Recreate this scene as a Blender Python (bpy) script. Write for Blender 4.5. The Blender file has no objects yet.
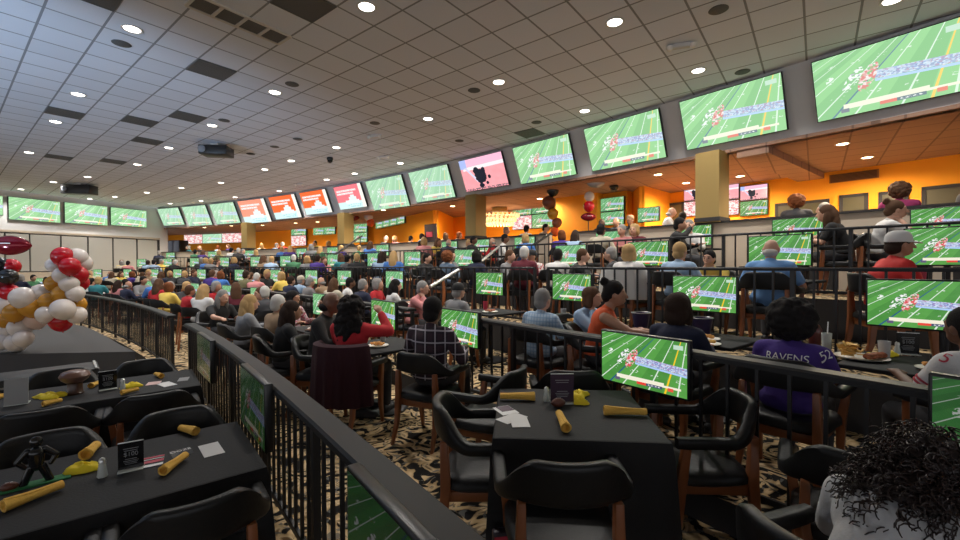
import bpy, bmesh, math, random
import numpy as np
from mathutils import Vector, Matrix
from mathutils.bvhtree import BVHTree

random.seed(7)
S = bpy.context.scene
COL = S.collection
PI = math.pi

# ------------------------------------------------------------------ camera, world, lights, exposure
EYE = 1.66
cam = bpy.data.objects.new('camera', bpy.data.cameras.new('camera'))
COL.objects.link(cam)
cam.data.sensor_width = 36
cam.data.lens = 428.0 / 960 * 36
cam.data.clip_start = .05
cam.matrix_world = (Matrix.Translation((0, 0, EYE)) @ Matrix.Rotation(PI / 2 - .0127, 4, 'X') @ Matrix.Rotation(-.005, 4, 'Z'))
S.camera = cam

W = bpy.data.worlds.new('world')
S.world = W
W.use_nodes = True
W.node_tree.nodes['Background'].inputs[0].default_value = (.93, .95, 1.0, 1)
W.node_tree.nodes['Background'].inputs[1].default_value = 1.25
S.view_settings.view_transform = 'Standard'
S.view_settings.look = 'None'
S.view_settings.exposure = 0.0
S.view_settings.gamma = 1
S.view_settings.use_curve_mapping = False


def lamp(name, kind, loc, energy, color=(1, 1, 1), parent=None, aim=None, **kw):
    l = bpy.data.lights.new(name, kind)
    l.energy = energy
    l.color = color
    for k, v in kw.items():
        setattr(l, k, v)
    o = bpy.data.objects.new(name, l)
    COL.objects.link(o)
    o.location = loc
    if aim is not None:
        o.rotation_euler = (Vector(aim) - Vector(loc)).to_track_quat('-Z', 'Y').to_euler()
    if parent:
        o.parent = parent
    return o


# cool stage wash thrown up on the ceiling above the stage, from beyond the frame
lamp('stage_wash', 'SPOT', (-9.5, .6, .6), 2300, (.50, .72, 1.0), aim=(-9.5, 6.0, 5.1), spot_size=math.radians(78), spot_blend=.6, shadow_soft_size=.25)
DOWN_E, SOFFIT_E = 310, 400

# ------------------------------------------------------------------ plan geometry: concentric tiers
CX, CY, RB = -39.13, -27.96, 56.98


def spot(px, off):
    """plan point where the sight line through picture column px meets the tier circle at radius RB+off"""
    d = ((px - 480) / 428.0, 1.0)
    R = RB + off
    a = d[0] ** 2 + 1
    b = -2 * (d[0] * CX + d[1] * CY)
    c = CX ** 2 + CY ** 2 - R * R
    t = (-b + math.sqrt(b * b - 4 * a * c)) / (2 * a)
    return (d[0] * t, t)


def ang_of(p):
    return math.atan2(p[1] - CY, p[0] - CX)


def off_of(p):
    return math.hypot(p[0] - CX, p[1] - CY) - RB


def pol(a, off):
    return (CX + (RB + off) * math.cos(a), CY + (RB + off) * math.sin(a))


def ceil_pt(px, py, z):
    d = (z - EYE) * 428 / (264.5 - py - 0 * px)
    return ((px - 480) / 428.0 * d, d)


A0, A1, A2 = math.radians(18), math.radians(69.4), math.radians(74.5)     # near end, stage-side wall
ZC, ZS = 5.12, 3.9                                 # main ceiling, lower ceiling
TIER = dict(L=-.15, A=0., B=.2, C=.7, D=1.2, E=1.6)


# ------------------------------------------------------------------ materials
class NT:
    def __init__(self, m):
        self.t = m.node_tree
        self.n = self.t.nodes

    def new(self, typ, **kw):
        x = self.n.new(typ)
        for k, v in kw.items():
            setattr(x, k, v)
        return x

    def put(self, sock, v):
        if isinstance(v, (int, float)):
            sock.default_value = v
        elif isinstance(v, tuple):
            sock.default_value = v if len(v) == len(sock.default_value) else (*v, 1)
        else:
            self.t.links.new(v, sock)

    def m(self, op, a, b=0., c=0.):
        x = self.new('ShaderNodeMath', operation=op)
        for i, v in enumerate((a, b, c)):
            self.put(x.inputs[i], v)
        return x.outputs[0]

    def mix(self, f, a, b):
        x = self.new('ShaderNodeMix', data_type='RGBA')
        self.put(x.inputs[0], f)
        self.put(x.inputs[6], a)
        self.put(x.inputs[7], b)
        return x.outputs[2]

    def noise(self, vec, scale, detail=2, dist=0., rough=.5):
        x = self.new('ShaderNodeTexNoise')
        if vec is not None:
            self.put(x.inputs['Vector'], vec)
        x.inputs['Scale'].default_value = scale
        x.inputs['Detail'].default_value = detail
        x.inputs['Distortion'].default_value = dist
        x.inputs['Roughness'].default_value = rough
        return x

    def voro(self, vec, scale, feature='F1', rnd=1.):
        x = self.new('ShaderNodeTexVoronoi', feature=feature)
        self.put(x.inputs['Vector'], vec)
        x.inputs['Scale'].default_value = scale
        x.inputs['Randomness'].default_value = rnd
        return x

    def box(self, u, v, u0, u1, v0, v1):
        f = self.m('MULTIPLY', self.m('GREATER_THAN', u, u0), self.m('LESS_THAN', u, u1))
        g = self.m('MULTIPLY', self.m('GREATER_THAN', v, v0), self.m('LESS_THAN', v, v1))
        return self.m('MULTIPLY', f, g)

    def ramp(self, f, stops):
        x = self.new('ShaderNodeValToRGB')
        self.put(x.inputs[0], f)
        e = x.color_ramp.elements
        while len(e) < len(stops):
            e.new(.5)
        for i, (p, c) in enumerate(stops):
            e[i].position = p
            e[i].color = (*c, 1)
        return x.outputs[0]


MATS = {}


def mat(name, color=(.5, .5, .5), rough=.6, metal=0., bump=None, var=None, spec=.5, sheen=0., alpha=None):
    if name in MATS:
        return MATS[name]
    m = bpy.data.materials.new(name)
    MATS[name] = m
    m.use_nodes = True
    b = m.node_tree.nodes['Principled BSDF']
    b.inputs['Base Color'].default_value = (*color, 1)
    b.inputs['Roughness'].default_value = rough
    b.inputs['Metallic'].default_value = metal
    b.inputs['Specular IOR Level'].default_value = spec
    b.inputs['Sheen Weight'].default_value = sheen
    t = NT(m)
    if bump or var:
        tc = t.new('ShaderNodeTexCoord').outputs['Object']
    if bump:
        nz = t.noise(tc, bump[0], 3)
        bp = t.new('ShaderNodeBump')
        bp.inputs['Strength'].default_value = bump[1]
        bp.inputs['Distance'].default_value = .01
        t.put(bp.inputs['Height'], nz.outputs[0])
        t.put(b.inputs['Normal'], bp.outputs[0])
    if var:
        nz = t.noise(tc, var[0], 4)
        t.put(b.inputs['Base Color'], t.mix(nz.outputs[0], tuple(c * (1 - var[1]) for c in color), tuple(min(1, c * (1 + var[1])) for c in color)))
    return m


def emis(name, color, strength):
    if name in MATS:
        return MATS[name]
    m = bpy.data.materials.new(name)
    MATS[name] = m
    m.use_nodes = True
    b = m.node_tree.nodes['Principled BSDF']
    b.inputs['Base Color'].default_value = (*color, 1)
    b.inputs['Emission Color'].default_value = (*color, 1)
    b.inputs['Emission Strength'].default_value = strength
    return m


def screen_shell(name):
    m = bpy.data.materials.new(name)
    m.use_nodes = True
    t = NT(m)
    uv = t.new('ShaderNodeUVMap').outputs[0]
    sp = t.new('ShaderNodeSeparateXYZ')
    t.put(sp.inputs[0], uv)
    b = m.node_tree.nodes['Principled BSDF']
    b.inputs['Base Color'].default_value = (.01, .01, .012, 1)
    b.inputs['Roughness'].default_value = .25
    return m, t, uv, sp.outputs[0], sp.outputs[1], b


def football(name, strength, pale=0., g1=(.07, .36, .05), g2=(.12, .47, .08), tint=(1, 1, 1)):
    m, t, uv, u, v, b = screen_shell(name)
    w = t.m('DIVIDE', t.m('SUBTRACT', u, 1.06), t.m('SUBTRACT', 1.75, v))
    k = t.m('MULTIPLY', w, 5.6)
    stripe = t.m('GREATER_THAN', t.m('FRACT', t.m('MULTIPLY', k, .5)), .5)
    c = t.mix(stripe, g1, g2)
    nz = t.noise(uv, 9, 3)
    c = t.mix(t.m('MULTIPLY', nz.outputs[0], .25), c, (.25, .6, .18))
    fr = t.m('ABSOLUTE', t.m('SUBTRACT', t.m('FRACT', k), .5))
    c = t.mix(t.m('MULTIPLY', t.m('LESS_THAN', fr, .028), .85), c, (.85, .95, .85))
    # yard numbers and hash marks
    nv = t.voro(uv, 26)
    hv = t.m('GREATER_THAN', t.noise(uv, 34, 1).outputs[0], .60)
    near = t.m('LESS_THAN', fr, .2)
    for vv, hh in ((.30, .025), (.82, .02)):
        rowm = t.m('LESS_THAN', t.m('ABSOLUTE', t.m('SUBTRACT', v, t.m('SUBTRACT', vv + .02, t.m('MULTIPLY', u, .05)))), hh)
        c = t.mix(t.m('MULTIPLY', t.m('MULTIPLY', rowm, hv), t.m('MULTIPLY', near, .7)), c, (.9, .95, .9))
    # yellow line and dark line
    c = t.mix(t.m('LESS_THAN', t.m('ABSOLUTE', t.m('ADD', w, .165)), .006), c, (1., .62, .02))
    c = t.mix(t.m('LESS_THAN', t.m('ABSOLUTE', t.m('ADD', w, .54)), .006), c, (.02, .10, .25))
    # sideline band of people
    v0 = t.m('SUBTRACT', .60, t.m('MULTIPLY', u, .13))
    dv = t.m('ABSOLUTE', t.m('SUBTRACT', v, v0))
    band = t.m('MULTIPLY', t.m('LESS_THAN', dv, .062), t.m('GREATER_THAN', u, .43))
    vc = t.voro(uv, 58)
    sc = t.new('ShaderNodeSeparateColor')
    t.put(sc.inputs[0], vc.outputs['Color'])
    bc = t.ramp(sc.outputs[0], [(.0, (.04, .06, .30)), (.35, (.80, .86, .95)), (.6, (.12, .16, .55)), (.78, (.55, .10, .16)), (.9, (.75, .85, .95))])
    bc = t.mix(.30, bc, (.45, .60, .95))
    c = t.mix(band, c, bc)
    low = t.m('MULTIPLY', t.m('LESS_THAN', t.m('ABSOLUTE', t.m('SUBTRACT', v, t.m('SUBTRACT', v0, .085))), .018), t.m('GREATER_THAN', u, .43))
    c = t.mix(low, c, (.45, .62, 1.))
    # players along the line
    def cluster(cx, cy, sx, sy, sh, thr, stops, scale):
        nonlocal c
        du = t.m('SUBTRACT', u, t.m('ADD', cx, t.m('MULTIPLY', t.m('SUBTRACT', v, cy), sh)))
        dd = t.m('ADD', t.m('POWER', t.m('DIVIDE', t.m('ABSOLUTE', du), sx), 2.), t.m('POWER', t.m('DIVIDE', t.m('ABSOLUTE', t.m('SUBTRACT', v, cy)), sy), 2.))
        vv = t.voro(uv, scale)
        s2 = t.new('ShaderNodeSeparateColor')
        t.put(s2.inputs[0], vv.outputs['Color'])
        f = t.m('MULTIPLY', t.m('LESS_THAN', dd, 1.), t.m('GREATER_THAN', s2.outputs[1], thr))
        c = t.mix(f, c, t.ramp(s2.outputs[0], stops))
    cluster(.385, .54, .055, .2, .25, .25, [(0, (.8, .05, .05)), (.45, (.95, .9, .9)), (.7, (.75, .1, .12))], 40)
    cluster(.28, .55, .05, .17, .35, .45, [(0, (.95, .95, .95)), (.6, (.9, .95, .9)), (.9, (.3, .2, .4))], 42)
    cluster(.12, .62, .03, .06, .1, .5, [(0, (.9, .95, .9)), (1, (.8, .9, .8))], 40)
    # score strip
    sv = t.m('ADD', v, t.m('MULTIPLY', u, .0))
    c = t.mix(t.box(u, sv, .20, .76, .11, .19), c, (.95, .90, .72))
    c = t.mix(t.box(u, sv, .18, .24, .06, .12), c, (.12, .10, .20))
    c = t.mix(t.box(u, sv, .45, .56, .065, .115), c, (.85, .06, .04))
    c = t.mix(t.box(u, sv, .56, .74, .065, .115), c, (.05, .07, .16))
    c = t.mix(t.m('MULTIPLY', t.box(u, sv, .58, .72, .08, .10), t.m('GREATER_THAN', t.noise(uv, 60, 1).outputs[0], .5)), c, (.9, .9, .9))
    c = t.mix(t.box(u, sv, .76, .94, .11, .15), c, (.95, .90, .72))
    c = t.mix(t.box(u, sv, .80, .86, .06, .12), c, (.85, .10, .05))
    c = t.mix(t.box(u, v, .86, .96, .85, .93), c, (.55, .75, .6))
    if pale:
        c = t.mix(pale, c, (.75, 1., .85))  # white mixed in: washed-out haze of distant screens put into the picture colour
    t.put(b.inputs['Emission Color'], c)
    b.inputs['Emission Strength'].default_value = strength
    return m


def advert(name, bg, strength):
    m, t, uv, u, v, b = screen_shell(name)
    c = t.mix(t.m('LESS_THAN', v, .30), bg, (.72, .97, .95))
    tx = t.m('GREATER_THAN', t.noise(uv, 42, 1).outputs[0], .40)
    for v0, v1, u1 in ((.74, .82, .78), (.62, .70, .66)):
        c = t.mix(t.m('MULTIPLY', t.box(u, v, .05, u1, v0, v1), tx), c, (1, .93, .92))
    # pale building shape in the middle
    c = t.mix(t.box(u, v, .45, .72, .25, .50), c, (.86, .95, .95))
    c = t.mix(t.box(u, v, .52, .66, .45, .58), c, (.86, .95, .95))
    c = t.mix(t.box(u, v, .30, .80, .20, .36), c, (.90, .97, 1.))
    c = t.mix(t.m('MULTIPLY', t.box(u, v, .32, .95, .05, .2), t.m('GREATER_THAN', t.noise(uv, 18, 2).outputs[0], .55)), c, (.45, .80, .85))
    c = t.mix(t.m('GREATER_THAN', u, .885), c, (1., .97, .88))
    t.put(b.inputs['Emission Color'], c)
    b.inputs['Emission Strength'].default_value = strength
    return m


def replay(name, strength):
    m, t, uv, u, v, b = screen_shell(name)
    c = t.mix(t.noise(uv, 5, 2).outputs[0], (1., .33, .36), (1., .48, .52))
    s = t.m('SUBTRACT', v, t.m('ADD', .70, t.m('MULTIPLY', u, .03)))
    c = t.mix(t.m('MULTIPLY', t.m('LESS_THAN', t.m('ABSOLUTE', s), .055), t.m('GREATER_THAN', u, .06)), c, (1, .92, .95))
    c = t.mix(t.m('GREATER_THAN', v, t.m('ADD', .76, t.m('MULTIPLY', u, .03))), c, (1., .55, .72))
    c = t.mix(t.box(u, v, .0, .16, .72, 1.), c, (.45, .55, .95))
    dl = t.m('ABSOLUTE', t.m('SUBTRACT', u, t.m('ADD', .12, t.m('MULTIPLY', t.m('SUBTRACT', .75, v), .5))))
    c = t.mix(t.m('MULTIPLY', t.m('LESS_THAN', dl, .03), t.box(u, v, 0, .5, .25, .75)), c, (.75, .72, .9))
    def blob(cx, cy, rx, ry):
        nonlocal c
        nn = t.m('MULTIPLY', t.m('SUBTRACT', t.noise(uv, 14, 2).outputs[0], .5), 1.2)
        dd = t.m('ADD', t.m('POWER', t.m('DIVIDE', t.m('ABSOLUTE', t.m('SUBTRACT', u, cx)), rx), 2.), t.m('POWER', t.m('DIVIDE', t.m('ABSOLUTE', t.m('SUBTRACT', v, cy)), ry), 2.))
        c = t.mix(t.m('LESS_THAN', t.m('ADD', dd, nn), 1.), c, (.012, .016, .03))
    blob(.44, .42, .13, .22)
    blob(.36, .60, .07, .12)
    blob(.52, .58, .045, .11)
    blob(.63, .36, .035, .06)
    blob(.42, .13, .06, .07)
    blob(.56, .18, .03, .05)
    c = t.mix(t.m('MULTIPLY', t.m('LESS_THAN', v, .07), t.m('GREATER_THAN', t.noise(uv, 30, 1).outputs[0], .5)), c, (.12, .1, .12))
    t.put(b.inputs['Emission Color'], c)
    b.inputs['Emission Strength'].default_value = strength
    return m


def menu(name, strength):
    m, t, uv, u, v, b = screen_shell(name)
    c = t.mix(t.m('GREATER_THAN', t.noise(uv, 6, 2).outputs[0], .5), (.95, .85, .8), (.85, .2, .2))
    c = t.mix(t.m('GREATER_THAN', t.noise(uv, 22, 1).outputs[0], .55), c, (1, .95, .95))
    t.put(b.inputs['Emission Color'], c)
    b.inputs['Emission Strength'].default_value = strength
    return m


FB_BIG = football('football_broadcast_wall_screen', 1.1, .22, (.17, .50, .14), (.25, .62, .20))
FB_FAR = football('football_broadcast_pale_screen', 1.05, .40, (.17, .50, .20), (.27, .60, .28))
FB_TV = football('football_broadcast_television', .95, 0., (.05, .25, .035), (.08, .33, .05))
FB_MID = football('football_broadcast_small_television', 1.0, .10, (.05, .30, .07), (.08, .40, .10))
FB_DIM = football('football_broadcast_tilted_television', .07, 0., (.04, .22, .05), (.05, .28, .06))
AD_O = advert('orange_advert_screen', (1., .16, .035), 1.05)
AD_L = advert('pale_orange_advert_screen', (1., .34, .22), 1.05)
AD_P = advert('pink_advert_screen', (.95, .22, .26), 1.05)
REPLAY = replay('pink_replay_screen', 1.05)
MENU = menu('menu_screen', 1.0)

# ceiling tiles
def ceiling_mat(name, color, lines, warm=0.):
    m = bpy.data.materials.new(name)
    m.use_nodes = True
    t = NT(m)
    b = m.node_tree.nodes['Principled BSDF']
    b.inputs['Roughness'].default_value = .85
    b.inputs['Specular IOR Level'].default_value = .2
    pos = t.new('ShaderNodeNewGeometry').outputs['Position']
    sp = t.new('ShaderNodeSeparateXYZ')
    t.put(sp.inputs[0], pos)
    X, Y = sp.outputs[0], sp.outputs[1]
    u = t.m('DIVIDE', t.m('SUBTRACT', t.m('ADD', t.m('MULTIPLY', X, .618), t.m('MULTIPLY', Y, .786)), .329), .6062)
    v = t.m('DIVIDE', t.m('SUBTRACT', t.m('ADD', t.m('MULTIPLY', X, -.786), t.m('MULTIPLY', Y, .618)), 3.823), .6127)
    def edge(q):
        f = t.m('ABSOLUTE', t.m('SUBTRACT', t.m('FRACT', t.m('ADD', q, 100.5)), .5))
        return t.m('LESS_THAN', f, .024)
    e = t.m('MAXIMUM', edge(u), edge(v))
    cb = t.new('ShaderNodeCombineXYZ')
    t.put(cb.inputs[0], t.m('FLOOR', u))
    t.put(cb.inputs[1], t.m('FLOOR', v))
    wn = t.new('ShaderNodeTexWhiteNoise', noise_dimensions='2D')
    t.put(wn.inputs['Vector'], cb.outputs[0])
    nz = t.noise(pos, 60, 3)
    c = t.mix(t.m('ADD', t.m('MULTIPLY', wn.outputs[0], .6), t.m('MULTIPLY', nz.outputs[0], .4)), tuple(x * .86 for x in color), color)
    c = t.mix(t.m('MULTIPLY', e, lines), c, tuple(x * .22 for x in color))
    t.put(b.inputs['Base Color'], c)
    bp = t.new('ShaderNodeBump')
    bp.inputs['Strength'].default_value = .25
    bp.inputs['Distance'].default_value = .006
    t.put(bp.inputs['Height'], t.m('SUBTRACT', nz.outputs[0], t.m('MULTIPLY', e, 1.)))
    t.put(b.inputs['Normal'], bp.outputs[0])
    return m


def carpet_mat():
    m = bpy.data.materials.new('scrolled_carpet')
    m.use_nodes = True
    t = NT(m)
    b = m.node_tree.nodes['Principled BSDF']
    b.inputs['Roughness'].default_value = .95
    b.inputs['Specular IOR Level'].default_value = .1
    pos = t.new('ShaderNodeNewGeometry').outputs['Position']
    wob = t.noise(pos, 2.3, 2)
    add = t.new('ShaderNodeVectorMath', operation='MULTIPLY_ADD')
    t.put(add.inputs[0], wob.outputs['Color'])
    add.inputs[1].default_value = (.5, .5, 0)
    t.put(add.inputs[2], pos)
    p2 = add.outputs[0]
    vo = t.voro(p2, 2.4)
    # petals / scrolls around each cell centre
    rel = t.new('ShaderNodeVectorMath', operation='SUBTRACT')
    sc = t.new('ShaderNodeVectorMath', operation='SCALE')
    t.put(sc.inputs[0], p2)
    t.put(rel.inputs[0], p2)
    t.put(rel.inputs[1], vo.outputs['Position'])
    s2 = t.new('ShaderNodeSeparateXYZ')
    t.put(s2.inputs[0], rel.outputs[0])
    an = t.m('ARCTAN2', s2.outputs[1], s2.outputs[0])
    d = vo.outputs['Distance']
    spir = t.m('SINE', t.m('ADD', t.m('MULTIPLY', an, 5.), t.m('MULTIPLY', d, 17.)))
    ring = t.m('SINE', t.m('MULTIPLY', d, 34.))
    f = t.m('ADD', t.m('MULTIPLY', spir, .75), t.m('MULTIPLY', ring, .5))
    n1 = t.noise(pos, 8.5, 3, 1.4)
    f = t.m('ADD', f, t.m('MULTIPLY', t.m('SUBTRACT', n1.outputs[0], .5), 1.6))
    big = t.noise(pos, 1.4, 2)
    f = t.m('ADD', f, t.m('MULTIPLY', t.m('SUBTRACT', big.outputs[0], .5), 2.0))
    c = t.ramp(t.m('ADD', t.m('MULTIPLY', f, .35), .5), [(0, (.012, .011, .012)), (.40, (.020, .018, .016)), (.46, (.46, .31, .15)), (.78, (.70, .53, .31)), (1., (.20, .12, .055))])
    # grey leaf accents
    gm = t.m('MULTIPLY', t.m('GREATER_THAN', t.m('SINE', t.m('ADD', t.m('MULTIPLY', an, 9.), t.m('MULTIPLY', d, -12.))), .7), t.m('GREATER_THAN', n1.outputs[0], .52))
    c = t.mix(t.m('MULTIPLY', gm, .8), c, (.14, .14, .13))
    t.put(b.inputs['Base Color'], c)
    bp = t.new('ShaderNodeBump')
    bp.inputs['Strength'].default_value = .5
    bp.inputs['Distance'].default_value = .004
    t.put(bp.inputs['Height'], t.noise(pos, 260, 2).outputs[0])
    t.put(b.inputs['Normal'], bp.outputs[0])
    return m


def plaid(name, base, stripe, scale, dark):
    m = bpy.data.materials.new(name)
    m.use_nodes = True
    t = NT(m)
    b = m.node_tree.nodes['Principled BSDF']
    b.inputs['Roughness'].default_value = .9
    tc = t.new('ShaderNodeTexCoord').outputs['Object']
    sp = t.new('ShaderNodeSeparateXYZ')
    t.put(sp.inputs[0], tc)
    def st(q, k, wd):
        return t.m('LESS_THAN', t.m('ABSOLUTE', t.m('SUBTRACT', t.m('FRACT', t.m('MULTIPLY', q, k)), .5)), wd)
    q = t.m('ADD', sp.outputs[0], t.m('MULTIPLY', sp.outputs[1], .6))
    z = sp.outputs[2]
    c = t.mix(t.m('MULTIPLY', st(q, scale, .25), .6), base, dark)
    c = t.mix(t.m('MULTIPLY', st(z, scale, .25), .6), c, dark)
    c = t.mix(t.m('MULTIPLY', st(q, scale, .06), .75), c, stripe)
    c = t.mix(t.m('MULTIPLY', st(z, scale, .06), .75), c, stripe)
    t.put(b.inputs['Base Color'], c)
    MATS[name] = m
    return m


def floral(name, base, a2, a3):
    m = bpy.data.materials.new(name)
    m.use_nodes = True
    t = NT(m)
    b = m.node_tree.nodes['Principled BSDF']
    b.inputs['Roughness'].default_value = .9
    tc = t.new('ShaderNodeTexCoord').outputs['Object']
    c = t.mix(t.m('GREATER_THAN', t.noise(tc, 22, 2).outputs[0], .55), base, a2)
    c = t.mix(t.m('GREATER_THAN', t.noise(tc, 31, 2).outputs[0], .62), c, a3)
    t.put(b.inputs['Base Color'], c)
    MATS[name] = m
    return m


CARPET = carpet_mat()
CEIL = ceiling_mat('ceiling_tile', (.74, .78, .87), .8)
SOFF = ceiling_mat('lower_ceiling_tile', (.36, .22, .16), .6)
GREYW = mat('grey_paint', (.62, .62, .63), .8)
PANELW = mat('pale_acoustic_panel', (.42, .405, .37), .85)
BEIGE = mat('beige_paint', (.50, .42, .33), .8)
ORANGE = mat('orange_paint', (.92, .35, .008), .75, var=(1.2, .08))
OLIVE = mat('ochre_column_paint', (.30, .205, .065), .75)
DARKW = mat('dark_paint_and_riser_shade', (.03, .027, .027), .85)
BLACKM = mat('black_metal', (.011, .011, .012), .42, spec=.5)
RAILCAP = mat('black_rail_cap', (.015, .015, .016), .48, spec=.25)
TVPLAST = mat('black_tv_plastic', (.012, .012, .013), .35)
VINYL = mat('black_vinyl', (.0105, .0105, .011), .42, bump=(55, .12), spec=.32)
WOOD = mat('red_brown_wood', (.25, .082, .028), .35, var=(6, .35))
CLOTH = mat('black_tablecloth', (.018, .018, .019), .72, bump=(90, .2), spec=.25)
STEEL = mat('brushed_steel', (.55, .55, .55), .35, .9)
NAPKIN = mat('yellow_napkin', (.74, .43, .075), .85, bump=(70, .5), var=(9, .12))
PENNANT = mat('bright_yellow_cloth', (.90, .66, .02), .7, var=(14, .2))
PAPER = mat('white_paper', (.72, .71, .70), .8)
ACRYL = mat('black_sign_card', (.010, .010, .011), .15)
GLASS = mat('clear_shaker_glass', (.55, .58, .55), .12)
PEWTER = mat('shaker_lid_metal', (.6, .6, .58), .3, .9)
STAGE = mat('stage_carpet_grey', (.045, .043, .043), .9)
RED = mat('red_print', (.45, .03, .06), .6)
WHITEP = mat('white_print', (.8, .8, .8), .6)
PRINTG = mat('grey_print', (.22, .22, .23), .6)
CREAM = mat('cream_ceramic', (.75, .72, .66), .3)
FRY = mat('fried_food', (.58, .27, .06), .75, bump=(60, .6), var=(30, .5))
MEAT = mat('browned_meat', (.30, .09, .035), .6, bump=(60, .6), var=(25, .5))
LEATHERB = mat('brown_ball_leather', (.11, .030, .015), .45, bump=(200, .2))


# ------------------------------------------------------------------ mesh helpers
class MB:
    def __init__(self):
        self.v, self.f, self.uv = [], [], None

    def add(self, vs, fs):
        o = len(self.v)
        self.v += [tuple(x) for x in vs]
        self.f += [tuple(i + o for i in f) for f in fs]
        return self

    def box(self, c, s, M=None, taper=1.):
        vs = []
        for z in (-1, 1):
            k = taper if z > 0 else 1.
            for x, y in ((-1, -1), (1, -1), (1, 1), (-1, 1)):
                p = Vector((x * s[0] / 2 * k, y * s[1] / 2 * k, z * s[2] / 2))
                if M is not None:
                    p = M @ p
                vs.append(p + Vector(c))
        return self.add(vs, [(3, 2, 1, 0), (4, 5, 6, 7), (0, 1, 5, 4), (1, 2, 6, 5), (2, 3, 7, 6), (3, 0, 4, 7)])

    def rings(self, rings, cap=True, closed=True):
        n = len(rings[0])
        vs = [p for r in rings for p in r]
        fs = []
        for i in range(len(rings) - 1):
            for j in range(n if closed else n - 1):
                a, b = i * n + j, i * n + (j + 1) % n
                fs.append((a, b, b + n, a + n))
        if cap:
            fs.append(tuple(range(n - 1, -1, -1)))
            fs.append(tuple(range((len(rings) - 1) * n, len(rings) * n)))
        return self.add(vs, fs)

    def tube(self, pts, rad, n=8, cap=True):
        pts = [Vector(p) for p in pts]
        rs = rad if isinstance(rad, (list, tuple)) else [rad] * len(pts)
        rings = []
        up = Vector((0, 0, 1))
        for i, p in enumerate(pts):
            d = (pts[min(i + 1, len(pts) - 1)] - pts[max(i - 1, 0)]).normalized()
            ref = up if abs(d.z) < .95 else Vector((1, 0, 0))
            s = d.cross(ref).normalized()
            q = s.cross(d).normalized()
            rings.append([p + (s * math.cos(2 * PI * k / n) + q * math.sin(2 * PI * k / n)) * rs[i] for k in range(n)])
        return self.rings(rings, cap)

    def lathe(self, prof, n=20, c=(0, 0, 0), cap=True):
        rings = [[(c[0] + r * math.cos(2 * PI * k / n), c[1] + r * math.sin(2 * PI * k / n), c[2] + z) for k in range(n)] for r, z in prof]
        return self.rings(rings, cap)

    def ell(self, c, r, n=16, m=10, M=None):
        rings = []
        for i in range(m + 1):
            a = -PI / 2 + PI * i / m
            a = max(-PI / 2 + .02, min(PI / 2 - .02, a))
            ring = []
            for k in range(n):
                p = Vector((r[0] * math.cos(a) * math.cos(2 * PI * k / n), r[1] * math.cos(a) * math.sin(2 * PI * k / n), r[2] * math.sin(a)))
                if M is not None:
                    p = M @ p
                ring.append(p + Vector(c))
            rings.append(ring)
        return self.rings(rings)

    def cone(self, p1, r1, p2, r2, n=14):
        p1, p2 = Vector(p1), Vector(p2)
        self.tube([p1, p2], [r1, r2], n)
        self.ell(p1, (r1,) * 3, n, 8)
        self.ell(p2, (r2,) * 3, n, 8)
        return self

    def mesh(self, name, smooth=False, bevel=0., seg=2):
        me = bpy.data.meshes.new(name)
        me.from_pydata(self.v, [], self.f)
        me.update()
        if bevel:
            bm = bmesh.new()
            bm.from_mesh(me)
            bmesh.ops.remove_doubles(bm, verts=bm.verts, dist=1e-5)
            es = [e for e in bm.edges if e.is_manifold and e.calc_face_angle(0) > .6]
            bmesh.ops.bevel(bm, geom=es, offset=bevel, segments=seg, profile=.5, affect='EDGES', clamp_overlap=True)
            bm.to_mesh(me)
            bm.free()
            smooth = True
        if smooth:
            me.polygons.foreach_set('use_smooth', [True] * len(me.polygons))
            me.set_sharp_from_angle(angle=math.radians(50))
        return me

    def build(self, name, m, parent=None, smooth=False, bevel=0., seg=2):
        return mk(name, self.mesh(name, smooth, bevel, seg), m, parent)


def mk(name, me, m=None, parent=None):
    o = bpy.data.objects.new(name, me)
    COL.objects.link(o)
    if m is not None:
        if len(me.materials) == 0:
            me.materials.append(m)
        elif me.materials[0] != m:
            o.material_slots[0].link = 'OBJECT'
            o.material_slots[0].material = m
    if parent:
        o.parent = parent
    return o


def tag(o, label=None, cat=None, group=None, kind=None):
    if label:
        o['label'] = label
    if cat:
        o['category'] = cat
    if group:
        o['group'] = group
    if kind:
        o['kind'] = kind
    return o


def thing(name, label, cat, loc=(0, 0, 0), rz=0., group=None):
    o = bpy.data.objects.new(name, None)
    COL.objects.link(o)
    o.empty_display_size = .1
    o.location = loc
    o.rotation_euler = (0, 0, rz)
    return tag(o, label, cat, group)


def struct(o):
    o['kind'] = 'structure'
    return o


KIDS = {}


def dup(root, loc, rz, label=None, group=None):
    r = root.copy()
    COL.objects.link(r)
    r.location = loc
    r.rotation_euler = (0, 0, rz)
    if label:
        r['label'] = label
    if group:
        r['group'] = group
    for ch in root.children:
        c = ch.copy()
        COL.objects.link(c)
        c.parent = r
        for g in ch.children:
            d = g.copy()
            COL.objects.link(d)
            d.parent = c
    return r


def quad_uv(me):
    uv = me.uv_layers.new(name='UVMap')
    for k, c in enumerate(((0, 0), (1, 0), (1, 1), (0, 1))):
        uv.data[k].uv = c


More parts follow.
